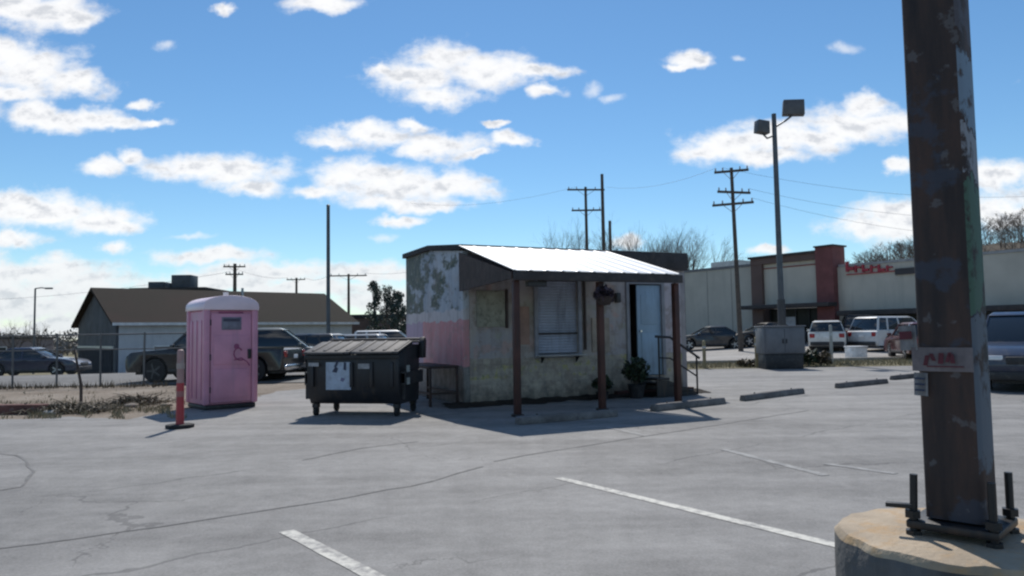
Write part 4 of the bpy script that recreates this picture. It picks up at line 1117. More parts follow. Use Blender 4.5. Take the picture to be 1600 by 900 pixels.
# ------------------------------------------------------------------ long brown-roofed building at the left
def gable_building():
    A = on(180, 45.0); a = R(42); z0 = terr(A.x, A.y) - .25
    t = thing('gabled_building', 'long white building with a brown shingle roof and a dark gable end', 'building', (A.x, A.y, z0), a)
    Lb, Wb, eave, ridge = 16.2, 10.0, 2.5 - z0, 4.72 - z0
    m_sid = mat('white_siding', (.5, .52, .55), .7, var=.1, scale=1.5, stain=((.34, .36, .4), .5), streak=True)
    m_gab = mat('dark_gable_siding', (.06, .065, .075), .8, var=.35, scale=1.2, stain=((.12, .12, .12), .5), streak=True)
    m_shin = ground_mat('brown_shingles', (.026, .030, .021), (.036, .031, .026), (.058, .033, .030), .09)
    MB().box((.16, 0, 0), (Lb - .16, .15, eave)).build('wall', m_sid, t)
    MB().box((.16, Wb - .15, 0), (Lb - .16, Wb, eave)).build('wall', m_sid, t)
    gp = [(0, 0), (Wb, 0), (Wb, eave), (Wb / 2, ridge - .05), (0, eave)]
    o = MB().prism(gp, 0, .15, 'x').build('wall', m_gab, t); o['label'] = 'dark grey gable end wall'
    MB().prism(gp, Lb - .15, Lb, 'x').build('wall', m_sid, t)
    dz = (ridge - eave) / (Wb / 2)
    rp = [(-.5, eave - .5 * dz), (Wb / 2, ridge), (Wb + .5, eave - .5 * dz), (Wb + .5, eave - .5 * dz + .16), (Wb / 2, ridge + .16), (-.5, eave - .5 * dz + .16)]
    MB().prism(rp, -.35, Lb + .35, 'x').build('roof', m_shin, t)
    MB().box((-.33, -.56, eave - .5 * dz + .0), (Lb + .33, -.505, eave - .5 * dz + .17)).build('gutter', mat('white_gutter', (.6, .61, .62), .5), t)
    for x in (2.2, 6.2, 10.2, 13.8):
        w_ = wall_holes([x - .08, x, x + 1.2, x + 1.28], [1.0, 1.08, 2.0, 2.08], [(x, x + 1.2, 1.08, 2.0)], -.05, -.003).build('window', m_white, t)
        MB().box((x + .002, -.03, 1.082), (x + 1.198, -.012, 1.998)).build('pane', m_glass, w_)
    # dark lower cladding and doors on the gable end
    MB().box((-.06, .6, 0), (-.003, 9.4, 1.9)).build('garage_door', mat('dark_blue_door', (.02, .024, .032), .9, var=.3, spec=.1), t)
    MB().box((-.09, 0.3, 1.95), (-.003, 9.7, 2.1)).build('trim_board', m_galv, t)
    MB().cbox((9.4, Wb / 2 - 1.0, ridge - .1), (.14, .14, .9)).build('vent_pipe', m_galv, t)
gable_building()

def flat_building(name, label, px, Y, w, d, h, rz, wm, rm, units=(), windows=(), wz=(1.0, 2.2)):
    A = on(px, Y); t = thing(name, label, 'building', (A.x, A.y, A.z - .2), rz)
    MB().box((0, 0, 0), (w, d, h)).build('wall', wm, t)
    rf = MB().box((-.2, -.2, h + .002), (w + .2, d + .2, h + .3)).build('roof', rm, t, bevel=.03)
    for (x, y, a, c, e) in units:
        MB().box((x, y, h + .302), (x + a, y + c, h + .3 + e)).build('rooftop_unit', mat('rooftop_unit', (.05, .06, .075), .6), rf, bevel=.04)
    for x in windows:
        w_ = wall_holes([x - .08, x, x + 1.5, x + 1.58], [wz[0] - .08, wz[0], wz[1], wz[1] + .08], [(x, x + 1.5, wz[0], wz[1])], -.06, -.003).build('window', m_white, t)
        MB().box((x + .002, -.03, wz[0] + .002), (x + 1.498, -.012, wz[1] - .002)).build('pane', m_darkpane, w_)
    return t
m_brownwall = mat('brown_brick_wall', (.12, .085, .075), .85, var=.25, scale=2)
flat_building('flat_roofed_building', 'dark flat building with rooftop units behind the brown shingle roof', 204, 76, 7.4, 8, 7.95, R(2),
              mat('dark_block_wall', (.05, .055, .065), .8), m_tar, [(1.2, 1, 1.6, 2, .7), (3.8, .5, 2.0, 2, 1.35), (3.2, .5, .5, 1, .5)])
flat_building('brick_building', 'low brown brick building with a dark window behind the dumpster', 536, 58, 9, 8, 3.6, R(6), m_brownwall, m_tar, (), (1.5, 5.2), (1.2, 2.4))
flat_building('roadside_building', 'pale low building at the far left beyond the navy sedan', -160, 90, 14, 8, 3.2, R(5), mat('dull_pink_wall', (.2, .16, .16), .8), m_tar, (), (3, 7, 11))

# ------------------------------------------------------------------ the store on the right
def store():
    P0 = on(1182, 50.0); e = Vector((.59, -.807, 0)).normalized(); ang = math.atan2(e.y, e.x)
    gz = .35
    t = thing('store_building', 'long grey store with a brown framed entrance tower and red sign', 'store', (P0.x, P0.y, gz), ang)
    # local x along the facade, local -y... facade faces the lot (viewer): n = (-.807,-.59) => local +y or -y?
    n = Vector((-.807, -.59, 0)); ly = Vector((-e.y, e.x, 0)); s = -1 if ly.dot(n) < 0 else 1   # facade outward is s*local y
    o = lambda y: -s * y      # depth into the building
    m_w = mat('grey_stucco', (.45, .425, .375), .85, var=.08, scale=.8, stain=((.37, .35, .31), .5), streak=True)
    m_w2 = mat('pale_grey_stucco', (.48, .45, .395), .85, var=.12, scale=.5, stain=((.38, .36, .32), .6), streak=True)
    m_br = mat('brown_stucco', (.13, .085, .075), .85, var=.12, scale=1)
    m_rb = mat('red_brown_brick', (.165, .06, .06), .85, var=.2, scale=2)
    def bx(name, x0, x1, y0, y1, z0, z1, m, par=t, bev=0):
        ya, yb = sorted((o(y0), o(y1)))
        return MB().box((x0, ya, z0 - gz), (x1, yb, z1 - gz)).build(name, m, par, bevel=bev)
    bx('wall', -16, -.004, 0, 14, 0, 5.72, m_w)
    bx('parapet', -16, -.004, -.06, .3, 5.725, 5.9, mat('parapet_cap', (.16, .16, .17), .6))
    for k in range(7):
        bx('wall_joint', -14.5 + k * 2.1, -14.46 + k * 2.1, -.012, -.002, .3, 5.7, mat('joint', (.2, .2, .19), .8))
    # tower: frame of two piers and a lintel round a pale panel
    bx('pier', 0, .85, -.35, .9, 0, 5.75, m_br)
    bx('pier', 4.85, 6.0, -.5, .9, 0, 6.45, m_rb)
    bx('lintel', 0, 4.846, -.38, .8, 5.753, 6.15, m_br)
    bx('parapet', -.12, 4.84, -.5, .85, 6.153, 6.3, m_fascia)
    bx('parapet', 4.8, 6.1, -.6, 1.0, 6.453, 6.55, m_fascia)
    bx('wall', .853, 4.847, -.1, .8, 3.05, 5.75, m_w2)
    bx('trim_board', .853, 4.847, -.15, -.104, 5.42, 5.5, mat('red_trim', (.25, .09, .08), .7))
    aw = bx('awning', -.2, 6.2, -1.5, -.505, 2.75, 3.0, m_fascia, t, .03)
    m_sf = mat('storefront_glass', (.014, .015, .012), .35, spec=.25)
    st = bx('storefront', .953, 4.847, .3, .5, .2, 2.74, m_sf)
    for k in range(5):
        bx('mullion', .96 + k * .95, 1.02 + k * .95, .22, .297, .2, 2.74, m_black, st)
    bx('window_poster', 2.1, 2.9, .25, .296, 1.5, 2.2, mat('pale_poster', (.5, .48, .5), .6), st)
    # right wing
    bx('wall', 6.004, 30, 0, 14, 0, 5.15, m_w2)
    bx('parapet', 6.104, 30, -.06, .3, 5.155, 5.3, mat('parapet_cap2', (.3, .3, .31), .6))
    aw2 = bx('awning', 6.5, 30, -1.2, -.003, 2.15, 2.45, m_fascia, t, .03)
    st2 = bx('storefront', 6.6, 29.6, -.05, -.003, .3, 2.14, m_sf)
    for k in range(16):
        bx('mullion', 6.7 + k * 1.5, 6.78 + k * 1.5, -.1, -.052, .3, 2.14, m_black, st2)
    # wall sign: red shapes then a long dark strip
    m_sr = mat('sign_red', (.36, .03, .05), .5); m_sd = mat('sign_dark', (.035, .03, .035), .5)
    sg = bx('wall_sign', 6.6, 9.5, -.10, -.004, 4.62, 4.68, m_sr)
    for i, (u, w_, h_, dz) in enumerate(((6.6, .5, .62, .25), (7.15, .36, .42, .1), (7.6, .4, .45, .05), (8.1, .36, .4, 0), (8.55, .4, .42, -.06), (9.05, .34, .36, -.1))):
        bx('sign_letter', u, u + w_ * .3, -.14, -.005, 4.70 + dz * .5, 4.70 + dz * .5 + h_, m_sr, sg)
        bx('sign_letter', u + w_ * .3 + .002, u + w_, -.14, -.005, 4.70 + dz * .5 + h_ * (.55 if i % 2 else .1), 4.70 + dz * .5 + h_ * (.8 if i % 2 else .45), m_sr, sg)
    bx('sign_panel', 9.55, 11.6, -.12, -.004, 4.42, 4.78, m_sd, sg)
    bx('rooftop_unit', -6, -3.5, 3, 5, 5.73, 6.6, m_galv)
store()
A = on(1545, 60)
flat_building('pale_building', 'pale building right of the rusty pole with a row of dark windows', 1500, 60, 22, 10, 5.6, R(-18), mat('pale_wall', (.42, .43, .44), .8, var=.06), mat('grey_roof', (.22, .22, .24), .8), (), (3, 5.2, 7.4, 9.6), (2.9, 4.0))

# ------------------------------------------------------------------ street furniture on the right verge
def cabinet():
    a, c = G(1190, 578), G(1252, 576)
    t = thing('utility_cabinet', 'grey metal cabinet on a black base at the edge of the verge', 'cabinet', ((a.x + c.x) / 2 + .12, (a.y + c.y) / 2, .0), R(0))
    w = (c.x - a.x) / 2 - .1; mg = mat('grey_cabinet', (.14, .145, .16), .55, var=.15, stain=((.1, .1, .11), .5), streak=True)
    MB().box((-w, 0, .004), (w, .8, .55)).build('base', m_black, t, bevel=.02)
    bd = MB().box((-w - .05, -.06, .553), (w + .05, .86, 1.5)).build('body', mg, t, bevel=.02)
    for s in (-1, 1):
        x0, x1 = (-w + .02, -.01) if s < 0 else (.01, w - .02)
        d = MB().box((x0, -.085, .6), (x1, -.062, 1.44)).build('door', mg, t, bevel=.006)
        MB().cbox((-.06 * -s, -.1, 1.0), (.03, .03, .16)).build('handle', m_blackmetal, d)
    MB().box((-w - .09, -.1, 1.503), (w + .09, .9, 1.55)).build('lid', mg, t, bevel=.012)
cabinet()
def bollard(px, Y, h, r, m, label):
    p = on(px, Y); t = thing('bollard', label, 'bollard', p, 0, 'thin posts along the verge')
    MB().lathe([(r, -.1), (r, h - r * .6), (r * .7, h - r * .15), (r * .2, h)], 12).build('post', m, t, smooth=40)
    MB().lathe([(r * 1.04, h * .72), (r * 1.04, h * .8)], 12).build('band', m_galv, t, smooth=40)
m_ochre = mat('faded_yellow_post', (.30, .24, .13), .7, var=.3, stain=((.14, .1, .06), .6))
m_palepost = mat('pale_grey_post', (.34, .33, .30), .7, var=.2)
bollard(1101, 27.6, 1.05, .065, m_ochre, 'thin faded yellow post right of the shed')
bollard(1183, 27.6, 1.15, .07, m_ochre, 'thin brownish post at the left side of the grey cabinet')
bollard(1247, 27.2, .9, .06, m_palepost, 'thin pale post touching the right side of the grey cabinet')
bollard(1300, 30.0, 1.55, .06, m_palepost, 'taller pale post in front of the white car')
p = on(1338, 33)
t = thing('utility_box', 'small white utility box on the street edge between the white cars', 'box', p, R(5))
MB().box((-.36, -.3, 0), (.36, .3, .5)).build('body', m_white, t, bevel=.02); MB().box((-.39, -.33, .502), (.39, .33, .56)).build('lid', m_white, t, bevel=.012)

def shrub(px, Y, rx, h, label, m=m_leafdark, n=500, kind='shrub'):
    p = on(px, Y); t = thing('shrub', label, 'shrub', p)
    b = MB()
    for k in range(9):
        a = k * 2.4; b.path([(0, 0, 0), (rx * .35 * math.cos(a), rx * .35 * math.sin(a), h * .5), (rx * .8 * math.cos(a), rx * .8 * math.sin(a), h * .85)], [.02, .014, .005], 5)
    b.build('stem', m_bark, t)
    b = MB()
    for k in range(7):
        a = k * 1.7; leaves(b, (rx * .5 * math.cos(a), rx * .5 * math.sin(a), h * (.35 + .3 * rng.random())), (rx * .5, rx * .5, h * .33), n // 7, .09, rng)
    b.build('foliage', m, t, fix=False)
shrub(1264, 27.9, .42, .75, 'dark low shrub right of the grey cabinet')
shrub(1170, 28.2, .5, .35, 'dark flat shrub left of the grey cabinet', m_weed)
shrub(1282, 28.0, .5, .6, 'brownish scrubby shrub beside the taller pale post', m_weed, 420)

# ------------------------------------------------------------------ poles and wires
def utility_pole(px, Y, top_py, label, arms, lean=(0, 0), r=.15, m=m_polewood, extra=0):
    p = on(px, Y); top = at(px, top_py, Y); h = top.z - p.z
    t = thing('utility_pole', label, 'utility pole', p, 0, 'utility poles along the streets')
    ax = lambda z: (lean[0] * z / h, lean[1] * z / h, z)
    MB().tube((0, 0, -.3), ax(h), r, r * .62, 12).build('pole', m, t, smooth=40)
    tips = []
    for (py, half, yaw) in arms:
        z = at(px, py, Y).z - p.z; c = Vector(ax(z)); d = Vector((math.cos(yaw), math.sin(yaw), 0))
        q = Matrix.Translation(c + Vector((-math.sin(yaw) * r, math.cos(yaw) * r, 0)) * -1.0) @ Matrix.Rotation(yaw, 4, 'Z')
        arm = MB().cbox((0, 0, 0), (2 * half, .1, .13), 0, q).build('crossarm', m, t)
        for f in (-.92, -.5, .5, .92):
            e = (q @ Vector((f * half, 0, .07)))
            MB().lathe([(.035, 0), (.05, .05), (.03, .1), (.05, .13), (.02, .18)], 8, 0, Matrix.Translation(e)).build('insulator', m_galv, arm)
            tips.append(t.location + e + Vector((0, 0, .18)))
        for f in (-.45, .45):
            MB().tube(q @ Vector((f * half, 0, -.05)), c + Vector((0, 0, -.5)), .018, n=5).build('brace', m_galv, arm)
    return t, tips
U1, T1 = utility_pole(1158, 42, 262, 'tall utility pole with three crossarms before the store wall', [(268, .95, R(-20)), (301, 1.05, R(15)), (319, 1.15, R(-25))], (-.2, 0), .15, m_polewood)
U2, T2 = utility_pole(920.5, 60, 292, 'utility pole with two crossarms above the pale porch roof', [(297, 1.55, R(5)), (329, 1.2, R(0))], (0, 0), .17)
U3, T3 = utility_pole(947, 58, 272, 'tall plain utility pole beside the two-crossarm pole', [], (0, 0), .19)
U4, T4 = utility_pole(957.5, 66, 345, 'short stub pole right of the tall plain pole', [], (0, 0), .2)
U5, T5 = utility_pole(366, 70, 412, 'distant utility pole above the pink toilet', [(417, 1.0, R(10)), (429, .8, R(10))], (0, 0), .24)
U6, T6 = utility_pole(463, 95, 434, 'small distant utility pole over the brown roof', [(437, 1.2, R(0))], (0, 0), .22)
U7, T7 = utility_pole(545, 80, 428, 'distant utility pole with one wide crossarm right of the slender mast', [(431, 2.0, R(2))], (0, 0), .2)
m_wire = mat('wire_black', (.05, .055, .065), .6)
def wire(p, q, sag, label, r=.007):
    p, q = Vector(p), Vector(q); pts = []
    for i in range(25):
        f = i / 24; v = p.lerp(q, f); v.z -= sag * 4 * f * (1 - f); pts.append(v)
    o = MB().path(pts, r, 4).build('power_line', m_wire); tag(o, label, 'power line', 'power lines')
wl = 'thin dark power lines strung between the utility poles'
wire(T3[0] if T3 else at(947, 292, 58), T1[0], .5, 'thin power line from the tall plain pole to the three-crossarm pole')
wire(T2[1], at(640, 262 + 55, 85), .8, 'thin power line running left from the two-crossarm pole', .008)
for k, i in enumerate((1, 7, 11)):
    wire(T1[i], at(1700, 300 + k * 34, 46), .9, 'thin power line from the three-crossarm pole towards the rusty pole')
wire(T5[0], T6[0], .5, 'power line between the distant poles over the brown roof', .013)
wire(T6[3], T7[0], .5, 'power line between the small distant pole and the wide crossarm pole', .013)
wire(T5[5], at(-100, 470, 90), .7, 'power line running left from the pole above the toilet', .012)
wire(T7[3], at(700, 410, 80), .5, 'power line from the wide crossarm pole to behind the shed', .012)

# slender mast left of the shed
p = on(513, 36); top = at(513, 322, 36)
t = thing('slender_mast', 'slender dark mast rising behind the dumpster', 'mast', p)
MB().tube((0, 0, -.1), (0, 0, top.z - p.z), .105, .085, 12).build('pole', m_polemetal, t, smooth=40)
MB().box((-.2, -.2, 0), (.2, .2, .12)).build('base', m_conc, t)
MB().lathe([(.09, 0), (.10, .03), (.03, .09)], 10, 0, Matrix.Translation((0, 0, top.z - p.z))).build('cap', m_polemetal, t)

# floodlight pole
def flood_pole():
    Y = 34; p = on(1224, Y); top = at(1209, 178, Y); d = top - p
    t = thing('floodlight_pole', 'grey floodlight pole with two box lamps in front of the store', 'light pole', p)
    MB().tube((0, 0, -.1), d, .15, .105, 14).build('pole', m_polemetal, t, smooth=40)
    MB().tube((0, 0, 0), d * .24, .185, .175, 14).build('lower_sleeve', mat('dark_sleeve', (.05, .05, .055), .6), t, smooth=40)
    MB().lathe([(.3, -.1), (.3, .5), (.26, .55)], 18).build('concrete_foot', m_conc, t, smooth=40)
    for (px, py, w, h, bz) in ((1190, 199, .62, .66, -.35), (1239, 169, .98, .78, -.1)):
        c = at(px, py, Y) - p
        hd = MB().prism([(-w / 2, -h / 2 + .08), (w / 2, -h / 2), (w / 2, h / 2 - .06), (-w / 2 + .06, h / 2)], -.22, .22, 'y', 0, Matrix.Translation(c) @ Matrix.Rotation(R(12 if px < 1209 else -14), 4, 'Z')).build('lamp_head', mat('lamp_housing', (.10, .10, .11), .5, .2), t, bevel=.03)
        MB().box((-w / 2 + .08, .225, -h / 2 + .12), (w / 2 - .08, .24, h / 2 - .1), 0, Matrix.Translation(c) @ Matrix.Rotation(R(12 if px < 1209 else -14), 4, 'Z')).build('lamp_glass', m_lens, hd)
        e = d * .955 if px < 1209 else d * .965
        MB().path([e + Vector((0, 0, bz - .15)), e.lerp(c, .6) + Vector((0, 0, bz - .22)), c + Vector((0, 0, -h * .4))], .045, 8).build('bracket', m_polemetal, t)
flood_pole()
p = on(52, 62); top = at(50, 451, 62)
t = thing('street_lamp', 'thin street lamp at the far left with a short arm', 'street lamp', p)
hh = top.z - p.z
MB().tube((0, 0, -.1), (0, 0, hh), .09, .07, 8).build('pole', m_polemetal, t)
MB().path([(0, 0, hh), (.5, 0, hh + .06), (1.0, 0, hh)], .05, 6).build('arm', m_polemetal, t)
MB().cbox((1.15, 0, hh), (.6, .25, .14)).build('lamp_head', m_polemetal, t, bevel=.04)

# ------------------------------------------------------------------ chain link fence on the left
def chain_mat():
    m, nt, b = nodes('chain_link_wire')
    co = objco(nt); sep = N(nt, 'ShaderNodeSeparateXYZ'); nt.links.new(co, sep.inputs[0])
    a = math_(nt, 'ADD', sep.outputs[0], sep.outputs[2]); c = math_(nt, 'SUBTRACT', sep.outputs[0], sep.outputs[2])
    w1 = math_(nt, 'LESS_THAN', math_(nt, 'PINGPONG', a, .04), .002); w2 = math_(nt, 'LESS_THAN', math_(nt, 'PINGPONG', c, .04), .002)
    f = math_(nt, 'MAXIMUM', w1, w2)
    tr = N(nt, 'ShaderNodeBsdfTransparent'); mx = N(nt, 'ShaderNodeMixShader')
    nt.links.new(f, mx.inputs[0]); nt.links.new(tr.outputs[0], mx.inputs[1]); nt.links.new(b.outputs[0], mx.inputs[2])
    nt.links.new(mx.outputs[0], nt.nodes['Material Output'].inputs[0])
    b.inputs['Base Color'].default_value = (.16, .165, .17, 1); b.inputs['Metallic'].default_value = .5; b.inputs['Roughness'].default_value = .5
    return m
def fence():
    A = on(-120, 22.4); B = on(292, 22.9); d = B - A; Lf = math.hypot(d.x, d.y)
    t = thing('chain_link_fence', 'grey chain link fence between the gravel strip and the parked cars', 'fence', (A.x, A.y, 0), math.atan2(d.y, d.x))
    h = 1.62; m_fp = mat('dull_fence_metal', (.13, .135, .14), .6, .3)
    n = 6
    for i in range(n + 1):
        x = Lf * i / n
        MB().tube((x, 0, -.1), (x + rng.uniform(-.03, .03), rng.uniform(-.03, .03), h + .03), .03, n=10).build('post', m_fp, t, smooth=40)
    MB().tube((0, -.002, h - .02), (Lf, -.002, h - .02), .022, n=8).build('top_rail', m_fp, t, smooth=40)
    MB().tube((0, -.002, 1.14), (Lf, -.002, 1.14), .018, n=8).build('middle_rail', m_fp, t, smooth=40)
    MB().add([(0, .03, .04), (Lf, .03, .04), (Lf, .03, h), (0, .03, h)], [(0, 1, 2, 3)]).build('chain_mesh', chain_mat(), t)
fence()
p = G(131, 640)
t = tag(MB().path([(p.x - .12, p.y + .1, -.05), (p.x - .1, p.y + .06, .5), (p.x - .22, p.y, 1.25)], [.035, .03, .02], 7).build('wooden_stake', m_bark), 'dark leaning stake in the gravel strip near the dead brush', 'stake')
# ------------------------------------------------------------------ rubble, weeds and timber on the gravel border
def timber(px0, px1, py, label, m, r=.09):
    a, c = G(px0, py), G(px1, py - 2); d = c - a
    t = thing('landscape_timber', label, 'timber', (a.x, a.y, .0), math.atan2(d.y, d.x))
    MB().box((0, -r, -.02), (d.length, r, r * 1.7)).build('beam', m, t, bevel=.025, seg=2)
    for f in (.2, .8): MB().tube((d.length * f, 0, r * 1.6), (d.length * f, 0, r * 1.9), .018, n=6).build('spike', m_blackmetal, t)
timber(-90, 72, 648, 'reddish landscape timber edging the gravel at the far left', mat('red_brown_timber', (.15, .065, .055), .9, var=.4, scale=3, stain=((.3, .27, .25), .5)), .11)
def rock(px, py, s, label, col):
    p = G(px, py); b = MB()
    bm = bmesh.new(); bmesh.ops.create_icosphere(bm, subdivisions=2, radius=1)
    for v in bm.verts:
        k = 1 + .35 * mnoise.noise(v.co * 1.4 + Vector((px, py, 0)))
        v.co = Vector((v.co.x * s * k * 1.3, v.co.y * s * k, max(-.3 * s, v.co.z * s * .55 * k)))
    me = bpy.data.meshes.new('rock'); bm.to_mesh(me); bm.free()
    o = bpy.data.objects.new('rock', me); C.objects.link(o); o.location = (p.x, p.y, s * .12)
    me.materials.append(mat('rock_' + str(px), col, .9, var=.3, scale=6, bmp=.5)); tag(o, label, 'rock', 'rocks along the gravel border')
rock(78, 647, .12, 'pale white rock at the end of the reddish timber', (.5, .48, .45))
rock(143, 641, .10, 'pale rock among the dead brush', (.42, .4, .37))
rock(205, 636, .13, 'brownish rock on the gravel right of the dead brush', (.2, .17, .14))
rock(262, 634, .10, 'small tan rock just left of the red post', (.33, .28, .22))
def brush_pile(px, py, w, label):
    p = G(px, py); b = MB()
    for i in range(150):
        x, y = rng.uniform(-w, w), rng.uniform(-.3, .3); a = rng.uniform(0, 6.28); l = rng.uniform(.15, .5); e = rng.uniform(.02, .22) * (1 - abs(x) / w * .7)
        b.path([(x, y, .0 + e * .3), (x + l * .5 * math.cos(a), y + l * .4 * math.sin(a), e + .04), (x + l * math.cos(a), y + l * .8 * math.sin(a), e * rng.uniform(.3, 1.8))], [.011, .008, .004], 4)
    leaves(b, (0, 0, .07), (w, .35, .10), 500, .05, rng)
    o = b.build('brush_pile', m_weed, None, fix=False); o.location = (p.x, p.y, 0); tag(o, label, 'brush pile', 'dead brush on the gravel border')
brush_pile(105, 645, .75, 'low heap of dark dead brush at the leaning stake')
brush_pile(212, 632, .55, 'small tangle of dead brush left of the red post')
def blades(name, gen, count, hmin, hmax, m):
    b = MB()
    for i in range(count):
        x, y, z = gen(i); h = rng.uniform(hmin, hmax); a = rng.uniform(0, 6.28); w = .008 + h * .03; l = rng.uniform(-.5, .5) * h; l2 = rng.uniform(-.5, .5) * h
        b.add([(x - w * math.cos(a), y - w * math.sin(a), z), (x + w * math.cos(a), y + w * math.sin(a), z), (x + l, y + l2, z + h)], [(0, 1, 2)])
    o = b.build(name, m, None, fix=False); setting(o, 'stuff'); return o
def gen_left(i):
    px = rng.uniform(-60, 292); py = 655 - abs(rng.gauss(0, 1)) * 16
    k = mnoise.noise((px * .03, py * .09, 2))
    while k < .0:
        px = rng.uniform(-60, 292); py = 654 - abs(rng.gauss(0, 1)) * 14; k = mnoise.noise((px * .03, py * .09, 2)) + rng.random() * .2
    d = ray(px, py); t_ = -CAM_H / d.z; return d.x * t_, d.y * t_, 0
blades('dry_grass', gen_left, 2600, .03, .12, m_straw)
def gen_verge(i):
    x = rng.uniform(5, 34); y = rng.uniform(27.4, 31.3); return x, y, terr(x, y)
blades('dry_grass', gen_verge, 14000, .05, .2, m_straw)
def gen_fence(i):
    x = rng.uniform(-24, -10.5); y = 22.4 + rng.gauss(0, .25); return x, y, 0
blades('weeds', gen_fence, 1200, .06, .25, m_weed)

# ------------------------------------------------------------------ trees
def bare_branch(b, p, d, length, r, depth, rg, spread=.55):
    n = 3; pts = [p]; q = p.copy(); dd = d.copy()
    for i in range(n):
        dd = (dd + Vector((rg.uniform(-.16, .16), rg.uniform(-.16, .16), rg.uniform(-.04, .12)))).normalized()
        q = q + dd * (length / n); pts.append(q.copy())
    r1 = r * .62
    b.path(pts, [r + (r1 - r) * i / n for i in range(n + 1)], 5 if depth > 3 else 3)
    if depth == 0: return
    k = rg.choice((2, 3, 3)) if depth > 1 else 3
    for j in range(k):
        f = rg.uniform(.45, 1.0) if j else 1.0
        pp = pts[min(n, max(1, int(round(f * n))))]
        a = rg.uniform(0, 6.28); sp = spread * rg.uniform(.6, 1.4) * (.55 if j == 0 else 1)
        ax = dd.orthogonal().normalized(); ax = Matrix.Rotation(a, 3, dd) @ ax
        nd = (dd * math.cos(sp) + ax * math.sin(sp)).normalized()
        nd = (nd + Vector((0, 0, .10))).normalized()
        bare_branch(b, pp, nd, length * rg.uniform(.62, .85), r1 * rg.uniform(.7, .95), depth - 1, rg, spread)
def bare_tree(seed, h, label, loc, depth=7, group='bare trees behind the buildings'):
    rg = random.Random(seed); t = thing('bare_tree', label, 'tree', loc, rg.uniform(0, 6), group)
    tl = h * .24
    MB().path([(0, 0, -.2), (0, .02, tl * .5), (.04 * h * .2, 0, tl)], [h * .026, h * .023, h * .021], 8).build('trunk', m_bark, t, smooth=50)
    b = MB(); top = Vector((.04 * h * .2, 0, tl))
    for k in range(4):
        a = k * 1.57 + rg.uniform(-.4, .4); s = .25 if k == 0 else .55
        d = Vector((math.cos(a) * math.sin(s), math.sin(a) * math.sin(s), math.cos(s)))
        bare_branch(b, top - Vector((0, 0, .02 * k)), d, h * .24, h * .017, depth - 1, rg)
    b.build('crown', m_bark, t, fix=False)
    return t
m_ = [(895, 72, 352, 'wide bare tree behind the porch roof, left of the utility pole'), (968, 74, 345, 'bare tree rising behind the tall plain pole'),
      (1035, 66, 350, 'bare tree with a tall crown left of the dark shed parapet gap'), (1095, 68, 352, 'bare tree above the grey store wall next to the three-crossarm pole'),
      (1064, 80, 362, 'smaller bare tree between the two trees over the store wall')]
for i, (px, Y, py, lab) in enumerate(m_):
    p = on(px, Y); bare_tree(11 + i, (at(px, py, Y).z - p.z) * .98, lab, p)
p = on(60, 85); bare_tree(41, 4.5 + 1, 'small bare tree beyond the navy sedan', p, 5)
p = on(20, 78); bare_tree(45, 5, 'scrubby bare tree at the far left edge', p, 5)
p = on(470, 66); bare_tree(47, 4.8, 'thin bare tree over the end of the brown roof', p, 5) if False else None
p = on(612, 52); bare_tree(43, 5.2, 'thin bare tree beside the pink shed wall', p, 5)
def evergreen(px, Y, py, wpx, label, seed):
    rg = random.Random(seed); p = on(px, Y); h = at(px, py, Y).z - p.z; w = wpx / F * Y / 2
    t = thing('evergreen_tree', label, 'tree', p, 0, 'evergreens left of the shed')
    MB().tube((0, 0, -.1), (0, 0, h * .8), .13, .04, 8).build('trunk', m_bark, t, smooth=50)
    b = MB()
    for k in range(34):
        f = rg.uniform(.25, 1); z = h * f; rr = w * math.sin(math.pi * min(1, .12 + f * .8)) ** .6 * rg.uniform(.2, .95); a = rg.uniform(0, 6.28)
        c_ = Vector((rr * math.cos(a), rr * math.sin(a), z - .25)); q_ = rg.uniform(.22, .4)
        b.path([(0, 0, z * .7), c_], [.03, .012], 4)
        leaves(b, c_, (w * q_, w * q_, h * .06), 70, .10, rg)
    b.build('crown', m_leafever, t, fix=False)
evergreen(585, 50, 438, 34, 'dark narrow evergreen right of the wide crossarm pole', 3)
evergreen(622, 46, 452, 34, 'dark evergreen touching the left edge of the shed wall', 4)
evergreen(604, 62, 446, 48, 'greyish evergreen between the two darker ones', 5)

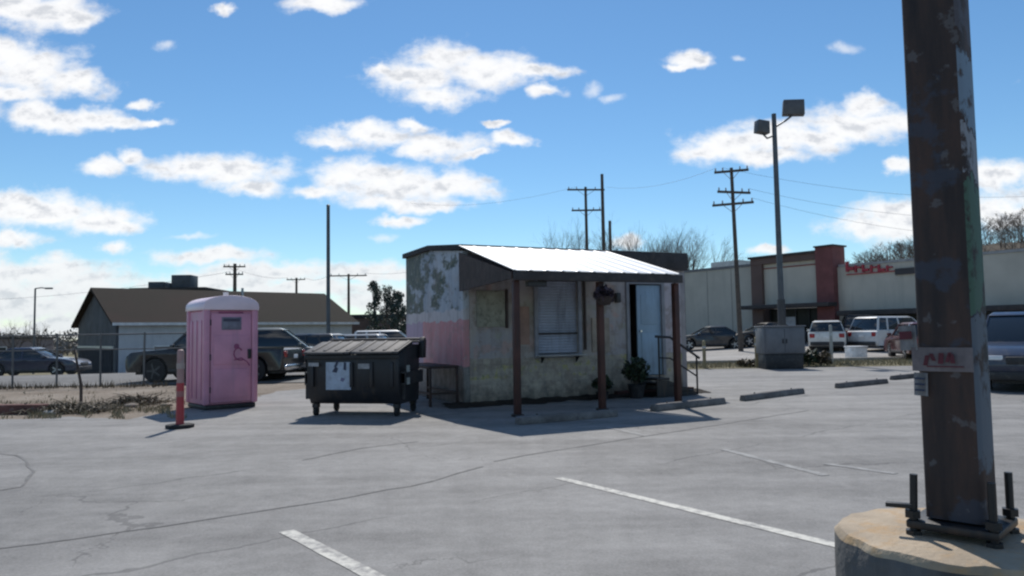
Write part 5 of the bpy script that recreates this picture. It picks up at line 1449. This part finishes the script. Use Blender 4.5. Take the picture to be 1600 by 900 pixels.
# hill and far woods
hm = MB(); nx, ny = 60, 30; vsx = []
def hillz(x, y):
    f = sst(42, 100, x - (y - 150) * .3) * sst(92, 150, y) * (1 - sst(330, 520, y))
    return -.6 + f * (19 + 4 * mnoise.noise((x * .012, y * .012, 0)) + 1.5 * mnoise.noise((x * .05, y * .05, 3)))
for j in range(ny + 1):
    for i in range(nx + 1):
        x = -20 + 520 * i / nx; y = 90 + 460 * j / ny; vsx.append((x, y, hillz(x, y)))
hm.add(vsx, [(j * (nx + 1) + i, j * (nx + 1) + i + 1, (j + 1) * (nx + 1) + i + 1, (j + 1) * (nx + 1) + i) for j in range(ny) for i in range(nx)])
setting(hm.build('hill', m_hill, smooth=60))
def woods():
    b = MB(); rg = random.Random(5)
    for i in range(2800):
        x, y = rg.uniform(20, 260), rg.uniform(105, 260); z = hillz(x, y)
        if z < 1.0: continue
        h = rg.uniform(2.2, 7.5)
        b.tube((x, y, z - .3), (x + rg.uniform(-1.1, 1.1), y, z + h), .085, .02, 3, cap=False)
        for k in range(8):
            f = rg.uniform(.3, .95); a = rg.uniform(0, 6.28); l = (1.15 - f) * h * .7
            c = Vector((x, y, z + h * f)); e = c + Vector((l * math.cos(a), l * math.sin(a), l * .8)); b.tube(c, e, .045, .015, 3, cap=False)
            for q in range(4):
                e2 = e.lerp(c, .4) + Vector((rg.uniform(-.6, .6), rg.uniform(-.6, .6), rg.uniform(.3, .9))); b.tube(e.lerp(c, .5), e2, .022, .008, 3, cap=False)
    o = b.build('hillside_woods', mat('grey_brown_twigs', (.15, .12, .10), .9, var=.3, scale=.2, bmp=0), None, fix=False); setting(o, 'stuff')
    b = MB()
    for i in range(1000):
        a = R(rg.uniform(-50, 22)); d = rg.uniform(150, 230); x, y = d * math.sin(a), d * math.cos(a); h = rg.uniform(2.5, 6.5) * (1 if a < 0 else 1.2)
        leaves(b, (x, y, h * .4 - 1.3), (3.2, 3.2, h * .45), 60, .45, rg)
        b.tube((x, y, -1.5), (x, y, h * .7 - 1), .15, .06, 3, cap=False)
    o = b.build('distant_woods', leafmat('distant_brown_scrub', (.06, .055, .048), (.14, .125, .105)), None, fix=False); setting(o, 'stuff')
woods()
